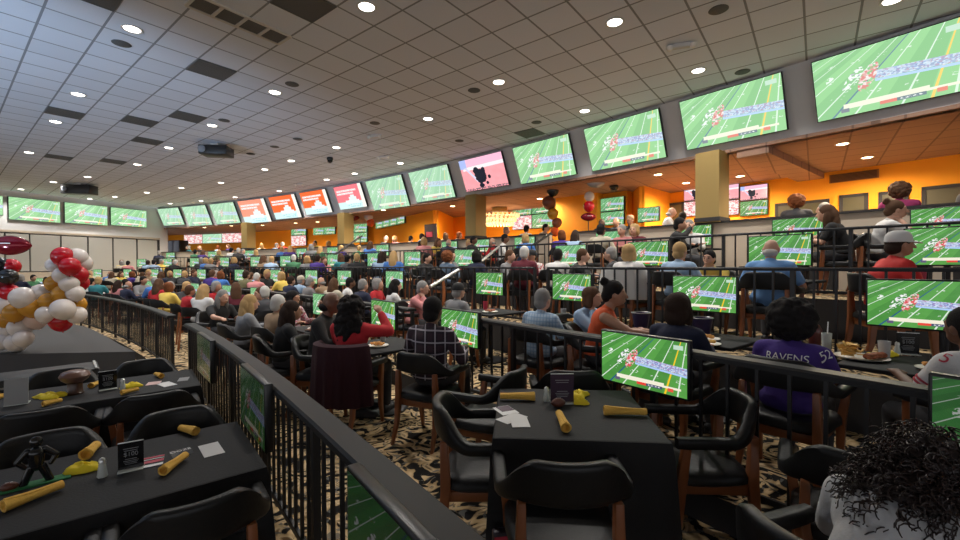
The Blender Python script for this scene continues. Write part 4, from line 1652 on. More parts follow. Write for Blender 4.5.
# ------------------------------------------------------------------ people
def remeshed(name, mb, voxel, smooth=4, fac=.6):
    me = mb.mesh(name)
    o = bpy.data.objects.new(name, me)
    COL.objects.link(o)
    r = o.modifiers.new('r', 'REMESH')
    r.mode = 'VOXEL'
    r.voxel_size = voxel
    r.use_smooth_shade = True
    s = o.modifiers.new('s', 'SMOOTH')
    s.iterations = smooth
    s.factor = fac
    dg = bpy.context.evaluated_depsgraph_get()
    out = bpy.data.meshes.new_from_object(o.evaluated_get(dg))
    out.name = name
    bpy.data.objects.remove(o)
    bpy.data.meshes.remove(me)
    out.polygons.foreach_set('use_smooth', [True] * len(out.polygons))
    return out


ARMS = {   # (elbow, wrist) for the arm at +x, then at -x
    'table': (((.245, .13, .75), (.15, .36, .80)), ((-.245, .13, .75), (-.15, .36, .80))),
    'lap': (((.25, .00, .71), (.10, .22, .66)), ((-.25, .0, .71), (-.10, .22, .66))),
    'chin': (((.20, .27, .80), (.06, .20, 1.02)), ((-.23, .16, .76), (-.05, .36, .80))),
    'raise': (((.33, .17, .93), (.17, .27, 1.10)), ((-.245, .13, .75), (-.15, .36, .80))),
    'reach': (((.28, .26, .84), (.30, .52, .83)), ((-.245, .13, .75), (-.15, .36, .80))),
    'bend': (((.27, .30, .68), (.12, .50, .78)), ((-.27, .30, .68), (-.12, .50, .78))),
    'wide': (((.30, .06, .73), (.20, .30, .78)), ((-.30, .06, .73), (-.20, .30, .78))),
}
BENDM = Matrix.Translation((0, 0, .58)) @ Matrix.Rotation(-math.radians(40), 4, 'X') @ Matrix.Translation((0, 0, -.58))
LEAN = {'chin': .22, 'table': .10, 'lap': -.04, 'raise': .05, 'reach': .2, 'wide': .02, 'bend': 0.}


def body_parts(pose, sleeve, fat=1.):
    """blobs of the seated figure facing +Y (floor at z 0, seat at .47)"""
    lean = LEAN[pose]

    def L(p):
        if pose == 'bend' and p[2] > .58:
            q = BENDM @ Vector(p)
            return (q.x, q.y, q.z)
        return (p[0], p[1] + lean * max(0, p[2] - .58), p[2])
    B, Sh, Tr = MB(), MB(), MB()
    # torso
    B.ell((0, 0, .58), (.165, .125, .11)).cone(L((0, .0, .62)), .125, L((0, .0, .80)), .13)
    B.ell(L((0, 0, .88)), (.175, .115, .15)).cone(L((-.14, 0, .965)), .06, L((.14, 0, .965)), .06)
    B.cone(L((0, .0, .98)), .06, L((0, .025, 1.08)), .052)
    # head
    hx = L((0, .045, 1.165))
    dy = hx[1] - .045
    dz = hx[2] - 1.165
    B.ell(hx, (.077, .096, .112), 22, 16).ell((0, .075 + dy, 1.11 + dz), (.056, .062, .058), 18, 12)
    B.cone((0, .135 + dy, 1.175 + dz), .011, (0, .158 + dy, 1.135 + dz), .014)
    B.ell((0, .133 + dy, 1.098 + dz), (.026, .012, .011), 10, 6)
    for s in (-1, 1):
        B.ell((s * .080, .04 + dy, 1.155 + dz), (.011, .022, .033), 10, 8)
        B.ell((s * .032, .120 + dy, 1.195 + dz), (.024, .018, .010), 10, 6)
    Sh.ell((0, -.002, .60), (.178 * fat, .138 * fat, .10)).cone(L((0, 0, .63)), .140 * fat, L((0, 0, .80)), .143 * fat)
    Sh.ell(L((0, -.004, .885)), (.190 * (fat * .5 + .5), .130, .155)).cone(L((-.145, -.004, .965)), .070, L((.145, -.004, .965)), .070)
    Sh.cone(L((0, -.004, .99)), .068, L((0, .006, 1.02)), .062)
    for s, (e, w) in zip((1, -1), ARMS[pose]):
        sh = Vector(L((s * .185, 0, .955)))
        e, w = Vector(e), Vector(w)
        e.y += lean * .2
        B.cone(sh, .054, e, .042).cone(e, .042, w, .029)
        d = (w - e).normalized()
        side = d.cross(Vector((0, 0, 1))).normalized()
        up = side.cross(d)
        # palm, four bent fingers and a thumb
        pc = w + d * .045
        B.cone(w, .027, pc, .030).ell(pc + d * .01, (.036, .036, .020))
        for j in range(4):
            r0 = pc + side * (-.030 + .020 * j) + d * .03
            ln = (.030, .036, .034, .026)[j]
            m1 = r0 + d * ln - up * .006
            B.cone(r0, .0095, m1, .0090, 8).cone(m1, .0090, m1 + d * ln * .6 - up * .022, .0078, 8)
        tb = w + d * .02 - side * s * .028
        B.cone(tb, .012, tb + d * .035 - side * s * .022, .010, 8).cone(tb + d * .035 - side * s * .022, .010, tb + d * .062 - side * s * .016, .0085, 8)
        if sleeve == 'long':
            Sh.cone(sh, .069, e, .056).cone(e, .056, e.lerp(w, .88), .043)
        elif sleeve == 'short':
            Sh.cone(sh, .070, sh.lerp(e, .72), .062)
        else:
            Sh.cone(sh.lerp(Vector((0, sh.y, sh.z)), .25), .062, sh.lerp(Vector((0, sh.y, sh.z)), .2), .06)
    for s in (-1, 1):
        h, k, a = (s * .09, .02, .555), (s * .12, .43, .53), (s * .125, .43, .10)
        B.cone(h, .080, k, .058).cone(k, .056, a, .040).cone((s * .125, .42, .055), .036, (s * .13, .56, .040), .030)
        Tr.cone(h, .096, k, .072).cone(k, .071, (s * .125, .43, .13), .056)
    Tr.ell((0, .0, .565), (.180, .140, .095))
    return B, Sh, Tr, dy


def hair_mesh(style, voxel, seed=1):
    rnd = random.Random(seed)
    b = MB()
    bumps = lambda c, r, n, lo, hi, keep=lambda p: True: [b.ell(p, (q,) * 3, 8, 6) for p, q in
        ((Vector(c) + Vector((r[0] * v.x, r[1] * v.y, r[2] * v.z)), rnd.uniform(lo, hi)) for v in (Vector((rnd.gauss(0, 1), rnd.gauss(0, 1), rnd.gauss(0, 1))).normalized() for _ in range(n))) if keep(p)]
    if style not in ('bald', 'afro'):
        b.ell((0, .026, 1.197), (.089, .102, .110), 22, 14)
    if style == 'short':
        b.ell((0, -.01, 1.13), (.078, .07, .07))
    elif style == 'bald':
        b.ell((0, -.010, 1.122), (.0795, .086, .050))
    elif style == 'bob':
        b.ell((0, -.02, 1.12), (.100, .078, .10)).ell((0, -.01, 1.2), (.095, .10, .105))
        for s in (-1, 1):
            b.ell((s * .078, .035, 1.12), (.026, .05, .085))
    elif style == 'long':
        b.ell((0, -.035, 1.12), (.098, .075, .13)).ell((0, -.075, .99), (.105, .052, .17))
        for s in (-1, 1):
            b.ell((s * .080, .02, 1.07), (.028, .05, .13))
    elif style == 'bun':
        b.ell((0, -.03, 1.15), (.07, .06, .07)).ell((0, -.055, 1.285), (.048, .048, .042)).ell((.02, -.06, 1.31), (.03, .03, .025))
    elif style == 'curly':
        b.ell((0, -.02, 1.16), (.118, .112, .12)).ell((0, -.06, 1.0), (.14, .085, .17))
        bumps((0, -.02, 1.17), (.115, .11, .12), 120, .018, .03, lambda p: not (p.y > .07 and p.z < 1.25))
        bumps((0, -.06, .99), (.14, .09, .18), 170, .018, .032, lambda p: p.y < .03)
    elif style == 'afro':
        b.ell((0, -.025, 1.20), (.135, .125, .135), 20, 14)
        bumps((0, -.025, 1.20), (.13, .12, .13), 220, .016, .028, lambda p: not (p.y > .06 and p.z < 1.25))
    return remeshed('hair', b, voxel, 2, .5)


def cap_mesh(voxel):
    b = MB()
    n = 24
    rings = []
    for r, z in ((.094, 1.185), (.100, 1.19), (.100, 1.215), (.094, 1.25), (.075, 1.282), (.04, 1.300), (.004, 1.304)):
        rings.append([(r * .92 * math.cos(2 * PI * k / n), .028 + r * 1.06 * math.sin(2 * PI * k / n), z) for k in range(n)])
    b.rings(rings)
    return b.mesh('cap_crown', True)


def visor_mesh():
    b = MB()
    n = 14
    top, bot = [], []
    for i in range(n + 1):
        a = PI * .12 + PI * .76 * i / n
        for k, rr in ((0, .9), (1, 1.75)):
            pass
    inner = [(.088 * math.cos(PI * .08 + PI * .84 * i / n), .028 + .10 * math.sin(PI * .08 + PI * .84 * i / n), 1.197) for i in range(n + 1)]
    outer = [(.085 * math.cos(PI * .08 + PI * .84 * i / n), .028 + .10 * math.sin(PI * .08 + PI * .84 * i / n) + .085 * math.sin(PI * i / n) ** .6, 1.190 - .012 * math.sin(PI * i / n)) for i in range(n + 1)]
    vs = inner + outer + [(x, y, z - .006) for x, y, z in inner] + [(x, y, z - .006) for x, y, z in outer]
    m = n + 1
    fs = []
    for i in range(n):
        fs += [(i, i + 1, m + i + 1, m + i), (2 * m + i, 3 * m + i, 3 * m + i + 1, 2 * m + i + 1), (m + i, m + i + 1, 3 * m + i + 1, 3 * m + i)]
    return b.add(vs, fs).mesh('visor', True)


SKIN = {'fair': (.52, .29, .20), 'tan': (.36, .18, .11), 'brown': (.14, .062, .035), 'dark': (.062, .028, .018)}
HAIRC = {'black': (.010, .008, .008), 'dark brown': (.028, .015, .010), 'brown': (.085, .042, .022), 'auburn': (.16, .052, .018), 'blonde': (.42, .27, .12),
         'grey': (.24, .23, .22), 'white': (.52, .50, .47), 'long grey': (.2, .19, .18)}
SHIRT = {'black': (.012, .012, .013), 'navy': (.014, .018, .045), 'red': (.42, .015, .022), 'white': (.62, .61, .60), 'grey': (.20, .20, .205), 'pale blue': (.30, .42, .58),
         'blue': (.05, .16, .46), 'purple': (.055, .025, .20), 'green': (.05, .17, .08), 'olive': (.14, .13, .06), 'pink': (.55, .22, .22), 'maroon': (.10, .008, .018),
         'yellow': (.70, .50, .10), 'orange': (.60, .09, .025), 'teal': (.03, .19, .22), 'cream': (.50, .44, .34), 'charcoal': (.045, .045, .05), 'tan': (.30, .20, .12)}
BODYM = {}
HAIRM = {}
CAPM = []
EYEM = []


def body_meshes(pose, sleeve, hero, fat=1.):
    key = (pose, sleeve, hero, fat)
    if key not in BODYM:
        B, Sh, Tr, dy = body_parts(pose, sleeve, fat)
        vx = .0085 if hero else .024
        sm = 5 if hero else 2
        BODYM[key] = (remeshed('person', B, vx, sm, .5), remeshed('shirt', Sh, .013 if hero else .026, 6 if hero else 2), remeshed('trousers', Tr, .016 if hero else .03, 5 if hero else 2), dy)
    return BODYM[key]


def colmat(prefix, name, c, rough=.85, **kw):
    return mat('%s_%s' % (name.replace(' ', '_'), prefix), c, rough, **kw)


SHOE = []


def person(x, y, z, yaw, label, hair='short', hairc='brown', shirt='grey', pose='table', sleeve='long', skin='fair', hero=False, cap=None, trousers='charcoal',
           fat=1., scale=1., shirt_mat=None, group=None, face=False, hair_scale=1.):
    bm_, sm_, tm_, dy = body_meshes(pose, sleeve, hero, fat)
    o = mk('person', bm_, colmat('skin', skin, SKIN[skin], .55))
    o.location = (x, y, z)
    o.rotation_euler = (0, 0, yaw)
    o.scale = (scale,) * 3
    tag(o, label, 'person', group)
    s = mk('shirt', sm_, shirt_mat or colmat('shirt_fabric', shirt, SHIRT[shirt], .9, bump=(60, .25) if hero else None), o)
    mk('trousers', tm_, colmat('trouser_fabric', trousers, SHIRT[trousers], .9), o)
    if hair:
        key = (hair, hero)
        if key not in HAIRM:
            HAIRM[key] = hair_mesh(hair, .009 if hero else .022)
        h = mk('hair', HAIRM[key], colmat('hair', hairc, HAIRC[hairc], .8, bump=(160, .6) if hero else None, spec=.2), o)
        h.location = (0, dy * 1. + 0, 0)
        if hair_scale != 1.:
            h.scale = (hair_scale,) * 3
            h.location = (0, dy, 1.16 * (1 - hair_scale))
    if cap:
        if not CAPM:
            CAPM.extend([cap_mesh(.01), visor_mesh()])
        c = mk('cap', CAPM[0], colmat('cap_fabric', cap, SHIRT[cap], .85), o)
        c.location = (0, dy, 0)
        mk('visor', CAPM[1], colmat('cap_fabric', cap, SHIRT[cap], .85), c)
    if face:
        if not EYEM:
            EYEM.append(MB().ell((0, 0, 0), (.013, .010, .009), 10, 8).mesh('eye', True))
            EYEM.append(MB().ell((0, 0, 0), (.022, .006, .004), 10, 6).mesh('eyebrow', True))
        for k in (-1, 1):
            e = mk('eye', EYEM[0], mat('dark_eye', (.02, .015, .012), .2), o)
            e.location = (k * .031, .131 + dy, 1.172)
            e = mk('eyebrow', EYEM[1], colmat('hair', hairc, HAIRC[hairc], .6), o)
            e.location = (k * .032, .135 + dy, 1.197)
    if hero:
        if not SHOE:
            b = MB()
            b.cone((0, .40, .06), .048, (0, .55, .045), .042).ell((0, .60, .035), (.043, .06, .033)).box((0, .50, .012), (.085, .28, .022))
            SHOE.append(remeshed('shoe', b, .012, 3))
        for k in (-1, 1):
            q = mk('shoe', SHOE[0], mat('dark_shoe', (.02, .02, .022), .5), o)
            q.location = (k * .128, 0, 0)
    return o


def yaw_to(p, mode, extra=0.):
    """mode: out (up the tiers, towards the screens), in (towards the stage), stage (along the tier to the stage-side wall), door (along it the other way)"""
    a = ang_of(p)
    d = {'out': a, 'in': a + PI, 'far': a + PI / 2, 'near': a - PI / 2}[mode]
    return d + extra - PI / 2


PEOPLE = []


def seat(px, off, tier, mode, label, extra=0., ch=True, dz=0., **kw):
    p = spot(px, off)
    z = TIER[tier]
    hero = kw.get('hero', False)
    kw.setdefault('scale', .925 if tier == 'B' else (.96 if tier in 'AC' else 1.))
    yaw = yaw_to(p, mode, extra)
    o = person(p[0], p[1], z + dz, yaw, label, **kw)
    PEOPLE.append((o, p))
    if ch:
        lab = 'armchair under the ' + label
        wds = lab.split()
        lab = 'chair of the ' + label if len(wds) > 16 else lab
        f = Vector((-math.sin(yaw), math.cos(yaw), 0))
        q = Vector((p[0], p[1], 0)) - f * .02
        (chair if hero else far_chair)(q.x, q.y, z, yaw, ' '.join(lab.split()[:16]), None)
    return o


# --- named figures, nearest first
PLAID = plaid('maroon_plaid_shirt', (.030, .012, .020), (.42, .38, .42), 9.5, (.010, .006, .012))
BPLAID = plaid('pale_blue_check_shirt', (.42, .52, .62), (.16, .26, .42), 24, (.30, .42, .56))
FLOR = floral('pink_floral_blouse', (.55, .42, .44), (.50, .10, .16), (.10, .03, .05))
HAWA = floral('patterned_white_tee', (.55, .50, .48), (.40, .05, .05), (.30, .28, .30))

curly = person(1.19, 1.35, 0, math.radians(-72), 'person with big dark curly hair in a pale grey shirt, nearest the camera', hair=None, hairc='dark brown', shirt='grey', sleeve='long', skin='brown', hero=True, pose='bend',
               shirt_mat=mat('pale_grey_shirt_fabric', (.52, .52, .53), .9, bump=(60, .25)), scale=.93)
chair(1.17, 1.345, 0, math.radians(-72), 'armchair under the person with big dark curly hair nearest the camera')
# curls: a shell of many thin coiled strands
rnd = random.Random(5)
b = MB()
b.ell((0, -.02, 1.17), (.115, .115, .12), 24, 16)
b.ell((0, -.06, 1.03), (.13, .08, .13), 20, 12)
for i in range(760):
    while True:
        v = Vector((rnd.gauss(0, 1), rnd.gauss(0, 1), rnd.gauss(0, 1))).normalized()
        if not (v.y > .45 and v.z < .55):
            break
    if i % 2:
        p0 = Vector((0, -.02, 1.17)) + Vector((v.x * .105, v.y * .105, v.z * .11))
    else:
        if v.y > .2:
            v.y = -v.y
        p0 = Vector((0, -.06, 1.03)) + Vector((v.x * .125, v.y * .075, v.z * .12))
    d = (v + Vector((0, 0, -.45)) + Vector((rnd.uniform(-.4, .4), rnd.uniform(-.4, .4), rnd.uniform(-.3, .3)))).normalized()
    s1 = d.orthogonal().normalized()
    s2 = d.cross(s1)
    ln, rc, tw, ph = rnd.uniform(.05, .095), rnd.uniform(.007, .013), rnd.uniform(1.5, 2.6), rnd.random() * 6
    pts = []
    for k in range(13):
        s = k / 12
        pts.append(p0 + d * ln * s + (s1 * math.cos(ph + tw * 2 * PI * s) + s2 * math.sin(ph + tw * 2 * PI * s)) * rc * min(1, s * 3 + .2) + Vector((0, 0, -.03 * s * s)))
    b.tube(pts, [.0042 * (1 - .5 * k / 12) for k in range(13)], 5)
h = b.build('hair', mat('dark_curl_hair', (.022, .011, .009), .45), curly, True)
BEND = Matrix.Translation((0, 0, .58)) @ Matrix.Rotation(-math.radians(40), 4, 'X') @ Matrix.Translation((0, 0, -.58))
h.matrix_local = BEND

red = seat(350, -7.22, 'A', 'out', 'woman in a red sweater with long dark curly hair, hand raised to her face', .50, hair='curly', hairc='black', shirt='red', pose='raise', hero=True, skin='tan', scale=1.04)
# maroon jacket hung over the back of her chair
p = spot(350, -7.22)
yw = yaw_to(p, 'out', .50)
b = MB()
rings = []
for i in range(25):
    a = -.60 + 1.20 * i / 24
    c_, k_ = chair_path(a)
    d_ = (chair_path(min(1, a + .01))[0] - chair_path(max(-1, a - .01))[0]).normalized()
    nr = Vector((d_.y, -d_.x, 0))
    wv = .008 * math.sin(i * 1.7)
    prof = [(-.050, .70), (-.045, .86), (0, .895), (.055, .875), (.075 + wv, .72), (.085 + 2 * wv, .55), (.10 + 2 * wv, .30), (.085 + 2 * wv, .29), (.068 + wv, .55), (.058 + wv, .72), (.046, .84), (0, .882), (-.036, .84), (-.040, .70)]
    rings.append([tuple(c_ + nr * o_ + Vector((0, -.10 * max(0, z_ - .65) * (1 if z_ < .86 else .9), z_))) for o_, z_ in prof])
b.rings(rings)
j = b.build('jacket', mat('maroon_jacket_cloth', (.032, .006, .012), .95, bump=(80, .4)), None, True)
f = Vector((-math.sin(yw), math.cos(yw), 0))
j.location = (p[0] - f.x * .02, p[1] - f.y * .02, 0)
j.rotation_euler = (0, 0, yw)
tag(j, 'dark maroon jacket draped over the chair of the woman in red', 'jacket')

seat(322, -7.28, 'A', 'near', 'bald man in a black jacket beside the woman in red', .75, hair='bald', hairc='black', shirt='black', pose='table', hero=True, skin='brown', scale=1.06, fat=1.1)
seat(283, -7.55, 'A', 'out', 'woman with long dark brown hair in black and white, next to the bald man', -.2, hair='long', hairc='dark brown', shirt='black', hero=True, skin='tan')
seat(291, -6.75, 'A', 'near', 'dark-haired woman in a pink floral blouse behind the black jackets', .5, hair='bob', hairc='black', shirt_mat=FLOR, pose='wide', hero=True, skin='tan')
seat(243, -7.6, 'A', 'out', 'woman with long blonde hair in a pale grey sweater', 0, hair='long', hairc='blonde', shirt='grey', hero=True, shirt_mat=mat('pale_grey_sweater', (.24, .25, .27), .9, bump=(60, .3)))
seat(217, -7.5, 'A', 'near', 'woman with long grey hair in a black top leaning on her table', .35, hair='long', hairc='long grey', shirt='black', sleeve='short', hero=True, pose='reach')
seat(268, -6.55, 'A', 'in', 'woman in a pale grey tee with her hand to her chin, facing the camera', .1, hair='short', hairc='brown', shirt='grey', sleeve='short', pose='chin', hero=True, face=True, shirt_mat=mat('pale_grey_tee', (.36, .37, .39), .9))
seat(430, -6.75, 'A', 'out', 'man in a maroon and white plaid shirt, dark hair, before the tilted television', .42, hair='short', hairc='black', shirt_mat=PLAID, hero=True, skin='brown', pose='wide', fat=1.1, scale=1.04)
seat(338, -6.62, 'A', 'in', 'dark-haired woman facing the camera between the bald man and the red sweater', -.2, hair='bob', hairc='dark brown', shirt='tan', hero=True, face=True, skin='tan', pose='chin')

seat(540, -5.62, 'B', 'out', 'grey-haired man in a pale blue checked shirt', .05, hair='short', hairc='grey', shirt_mat=BPLAID, hero=True, fat=1.2, pose='wide')
seat(598, -5.42, 'B', 'near', 'woman in an orange tank top with dark hair pinned up, arm stretched out', .55, hair='bun', hairc='black', shirt='orange', sleeve='none', pose='reach', hero=True, skin='tan', scale=1.0)
seat(581, -4.95, 'B', 'near', 'woman in a pale blue sleeve leaning behind the orange tank top', .1, hair='bob', hairc='brown', shirt='pale blue', hero=True, pose='chin')
seat(674, -5.50, 'B', 'out', 'woman in a navy top with shoulder-length brown hair, behind the near television', 0, hair='bob', hairc='dark brown', shirt='navy', hero=True, hair_scale=1.12)
ray = seat(790, -5.52, 'B', 'out', 'person in a purple lettered jersey with a black afro', .05, hair='afro', hairc='black', shirt='purple', sleeve='short', hero=True, skin='brown', pose='table', fat=1.15, scale=.90, hair_scale=1.13)
jer = seat(985, -5.2, 'B', 'far', 'person in a white jersey with red numerals, beside the plate of food', -.62, hair='short', hairc='black', shirt='white', sleeve='short', hero=True, skin='brown', pose='table', fat=1.15)
seat(456, -5.35, 'B', 'out', 'man in a dark cap and grey shirt seen from behind', 0, hair='short', hairc='grey', cap='black', shirt='grey', hero=True, pose='wide', fat=1.15)
seat(414, -5.3, 'B', 'near', 'man in a salmon pink shirt leaning on his hand', .55, hair='short', hairc='grey', shirt='pink', pose='chin', hero=True, fat=1.15)
seat(391, -5.15, 'B', 'out', 'woman in a white top with long dark hair beside the pink shirt', -.3, hair='long', hairc='black', shirt='white', hero=True)
seat(376, -4.95, 'B', 'near', 'grey-haired person in a red hooded top by the far television', .6, hair='bob', hairc='grey', shirt='red', pose='wide')
seat(361, -5.4, 'B', 'out', 'grey-haired person in a navy top next to the red hooded top', .1, hair='short', hairc='grey', shirt='navy', fat=1.15, pose='wide')
seat(346, -5.05, 'B', 'out', 'dark-haired person in a white tee before the far pair of televisions', -.4, hair='short', hairc='black', shirt='white', skin='brown')
seat(331, -5.5, 'B', 'out', 'person with brown hair in a cream top behind the bald man', .3, hair='long', hairc='brown', shirt='cream')
seat(324, -4.95, 'B', 'far', 'bald person in a tan shirt behind the brown-haired one', .3, hair='bald', hairc='grey', shirt='tan')
seat(308, -5.4, 'B', 'out', 'grey-haired man in a wide grey sweater', 0, hair='short', hairc='grey', shirt='grey', fat=1.2, pose='wide', shirt_mat=mat('mid_grey_sweater', (.17, .16, .16), .9))
seat(298, -5.0, 'B', 'out', 'man in a cream cap and pale blue shirt', .2, hair='short', hairc='grey', cap='cream', shirt='pale blue')
seat(288, -5.3, 'B', 'out', 'dark-haired man in a navy jacket beside the cream cap', .2, hair='short', hairc='dark brown', shirt='navy', fat=1.1)

seat(770, -3.42, 'C', 'out', 'bald man in a bright blue polo shirt', .12, hair='bald', hairc='white', shirt='blue', sleeve='short', hero=True, pose='wide', fat=1.2, shirt_mat=mat('bright_blue_polo', (.16, .34, .66), .85))
seat(893, -3.35, 'C', 'near', 'man in a red jacket and white cap', .6, hair='short', hairc='dark brown', cap='white', shirt='red', hero=True, fat=1.5, pose='wide', scale=.97, shirt_mat=mat('bright_red_jacket', (.55, .02, .018), .8), skin='tan')
seat(678, -3.35, 'C', 'out', 'woman with short blonde hair in a pale blue shirt', -.1, hair='short', hairc='blonde', shirt='pale blue', hero=True, pose='wide', fat=1.1)
w1 = seat(628, -3.45, 'C', 'out', 'woman with wavy blonde-grey hair, white jacket over her chair', 0, hair='bob', hairc='blonde', shirt='white', hero=True, pose='wide')
seat(714, -2.75, 'C', 'in', 'dark-haired boy in a yellow and dark top facing the camera', 0, hair='short', hairc='black', shirt='yellow', hero=True, pose='chin', face=True, scale=.88)
seat(446, -3.35, 'C', 'out', 'person with a round mass of auburn hair in a denim jacket', 0, hair='afro', hairc='auburn', shirt='blue', hero=True, shirt_mat=mat('grey_blue_denim', (.10, .15, .22), .9))
seat(476, -3.45, 'C', 'out', 'dark-haired person in a navy jacket by the silver handrail', 0, hair='bob', hairc='black', shirt='navy', pose='wide')
seat(506, -3.2, 'C', 'near', 'brown-haired person in a grey top turned sideways, upper tier', .3, hair='short', hairc='brown', shirt='grey')
seat(535, -2.8, 'C', 'in', 'man in a black cap and patterned tee facing the camera', 0, hair='short', hairc='black', cap='black', shirt_mat=HAWA, face=True, skin='tan', sleeve='short')
seat(556, -3.0, 'C', 'out', 'dark-haired person in a white jersey beside a green screen', .2, hair='short', hairc='black', shirt='white', skin='brown')
seat(573, -3.5, 'C', 'near', 'brown-haired person in a black top leaning low, upper tier', .5, hair='short', hairc='brown', shirt='black', pose='chin', scale=.93)
seat(424, -3.3, 'C', 'near', 'dark-haired man in a black and yellow top near the auburn hair', .4, hair='short', hairc='black', shirt='black')
seat(616, -2.7, 'C', 'far', 'fair-haired person in a charcoal top, beyond the white jacket', .3, hair='short', hairc='grey', shirt='charcoal', face=True)

seat(840, -1.15, 'D', 'far', 'woman in black with long light brown hair, arm on her table', .1, hair='long', hairc='brown', shirt='black', sleeve='short', hero=True, pose='reach')
seat(879, -1.0, 'D', 'near', 'woman in a white tee with brown hair tied up', .35, hair='bun', hairc='brown', shirt='white', sleeve='short', hero=True, pose='chin')
seat(600, -1.35, 'D', 'out', 'dark-haired man in a pale yellow top, seen from behind', 0, hair='short', hairc='black', shirt='cream', hero=True, pose='wide', skin='brown')
seat(690, -.75, 'D', 'in', 'grey-haired man facing the camera before the parapet near the ochre column', .2, hair='short', hairc='grey', shirt='white', face=True)
seat(624, -.8, 'D', 'in', 'person in a pink top facing the camera below the stacked screens', 0, hair='short', hairc='grey', shirt='pink', face=True)
seat(636, -.75, 'D', 'in', 'person in a dark maroon top facing the camera below the stacked screens', .1, hair='bob', hairc='blonde', shirt='maroon', face=True)
seat(676, -1.3, 'D', 'near', 'dark-haired man in a black shirt with raised arm beside the grey-haired man', .3, hair='short', hairc='black', shirt='black', pose='raise', skin='tan')
seat(471, -.9, 'D', 'near', 'dark-haired person in a black top just below the second ochre column', .3, hair='short', hairc='black', shirt='black', skin='brown')
seat(502, -.8, 'D', 'near', 'brown-skinned person in a white top close to the black handrail', .5, hair='short', hairc='black', shirt='white', skin='brown')

seat(796, .95, 'E', 'out', 'person with big reddish hair behind the parapet, beside the orange wall', .2, hair='afro', hairc='auburn', shirt='charcoal', hero=True, dz=.06)
seat(899, .85, 'E', 'out', 'person with thick brown hair in a magenta top behind the parapet', .2, hair='afro', hairc='brown', shirt='pink', hero=True, dz=.06, shirt_mat=mat('magenta_top', (.30, .03, .12), .85))
seat(965, .8, 'E', 'near', 'grey-haired person at the near end of the parapet', .2, hair='short', hairc='grey', shirt='charcoal', hero=True, dz=.1)
seat(667, 1.0, 'E', 'near', 'white-haired man in a white shirt at the parapet past the orange pier', .5, hair='bald', hairc='white', shirt='white', dz=.12)
seat(681, 1.2, 'E', 'out', 'dark-haired person in a maroon top at the parapet beside the white-haired man', 0, hair='short', hairc='black', shirt='maroon')
seat(603, 1.0, 'E', 'in', 'dark-skinned man in black at the parapet below the football balloon', .2, hair='bald', hairc='black', shirt='black', skin='dark')
seat(618, 1.1, 'E', 'in', 'bald man in grey at the parapet below the stacked screens', 0, hair='bald', hairc='grey', shirt='grey')
seat(632, 1.0, 'E', 'in', 'man in a brown cap at the parapet below the stacked screens', 0, hair='short', hairc='brown', cap='tan', shirt='charcoal')
seat(504, 1.0, 'E', 'near', 'grey-haired man in a grey top at the parapet under the chandelier', .3, hair='short', hairc='grey', shirt='grey')
seat(525, .9, 'E', 'out', 'dark-haired person in white at the parapet before the square video wall', 0, hair='short', hairc='black', shirt='white')
seat(541, 1.1, 'E', 'near', 'person in a brown top with a hand up before the square video wall', .2, hair='short', hairc='black', shirt='tan', pose='chin', skin='tan')
seat(830, 1.2, 'E', 'far', 'person in a charcoal top leaning low behind the parapet between framed windows', .2, hair='short', hairc='grey', shirt='charcoal', dz=-.1)

# --- tables under the televisions and the rest of the crowd
TIERNAME = {'A': 'on the stage-side tier', 'B': 'before the middle railing', 'C': 'before the upper railing', 'D': 'before the beige parapet'}
RAILNAME = {'A': 'near railing', 'B': 'middle railing', 'C': 'upper railing', 'D': 'parapet'}
combos = {}
rc = random.Random(21)
HS = [('short', 'grey'), ('short', 'dark brown'), ('short', 'black'), ('short', 'brown'), ('bald', 'grey'), ('bob', 'blonde'), ('long', 'blonde'), ('long', 'dark brown'), ('bob', 'grey'), ('short', 'white'), ('bob', 'auburn'), ('long', 'brown'), ('short', 'blonde')]
HNAME = {('short', 'grey'): 'short grey hair', ('bald', 'grey'): 'bald head', ('short', 'white'): 'short white hair'}
SHN = ['black', 'navy', 'red', 'white', 'grey', 'pale blue', 'blue', 'green', 'olive', 'pink', 'maroon', 'cream', 'charcoal', 'teal', 'yellow', 'black', 'navy', 'red', 'white', 'charcoal', 'purple', 'tan']
used = set()
for o_, p_ in PEOPLE:
    pass
FILL = []


def pick(tier):
    for _ in range(400):
        h = rc.choice(HS)
        s = rc.choice(SHN)
        if (tier, h, s) not in used:
            used.add((tier, h, s))
            return h, s


def free(p, r=.56):
    return all(math.hypot(p[0] - q[0], p[1] - q[1]) > r for _, q in PEOPLE)


TABLES = []


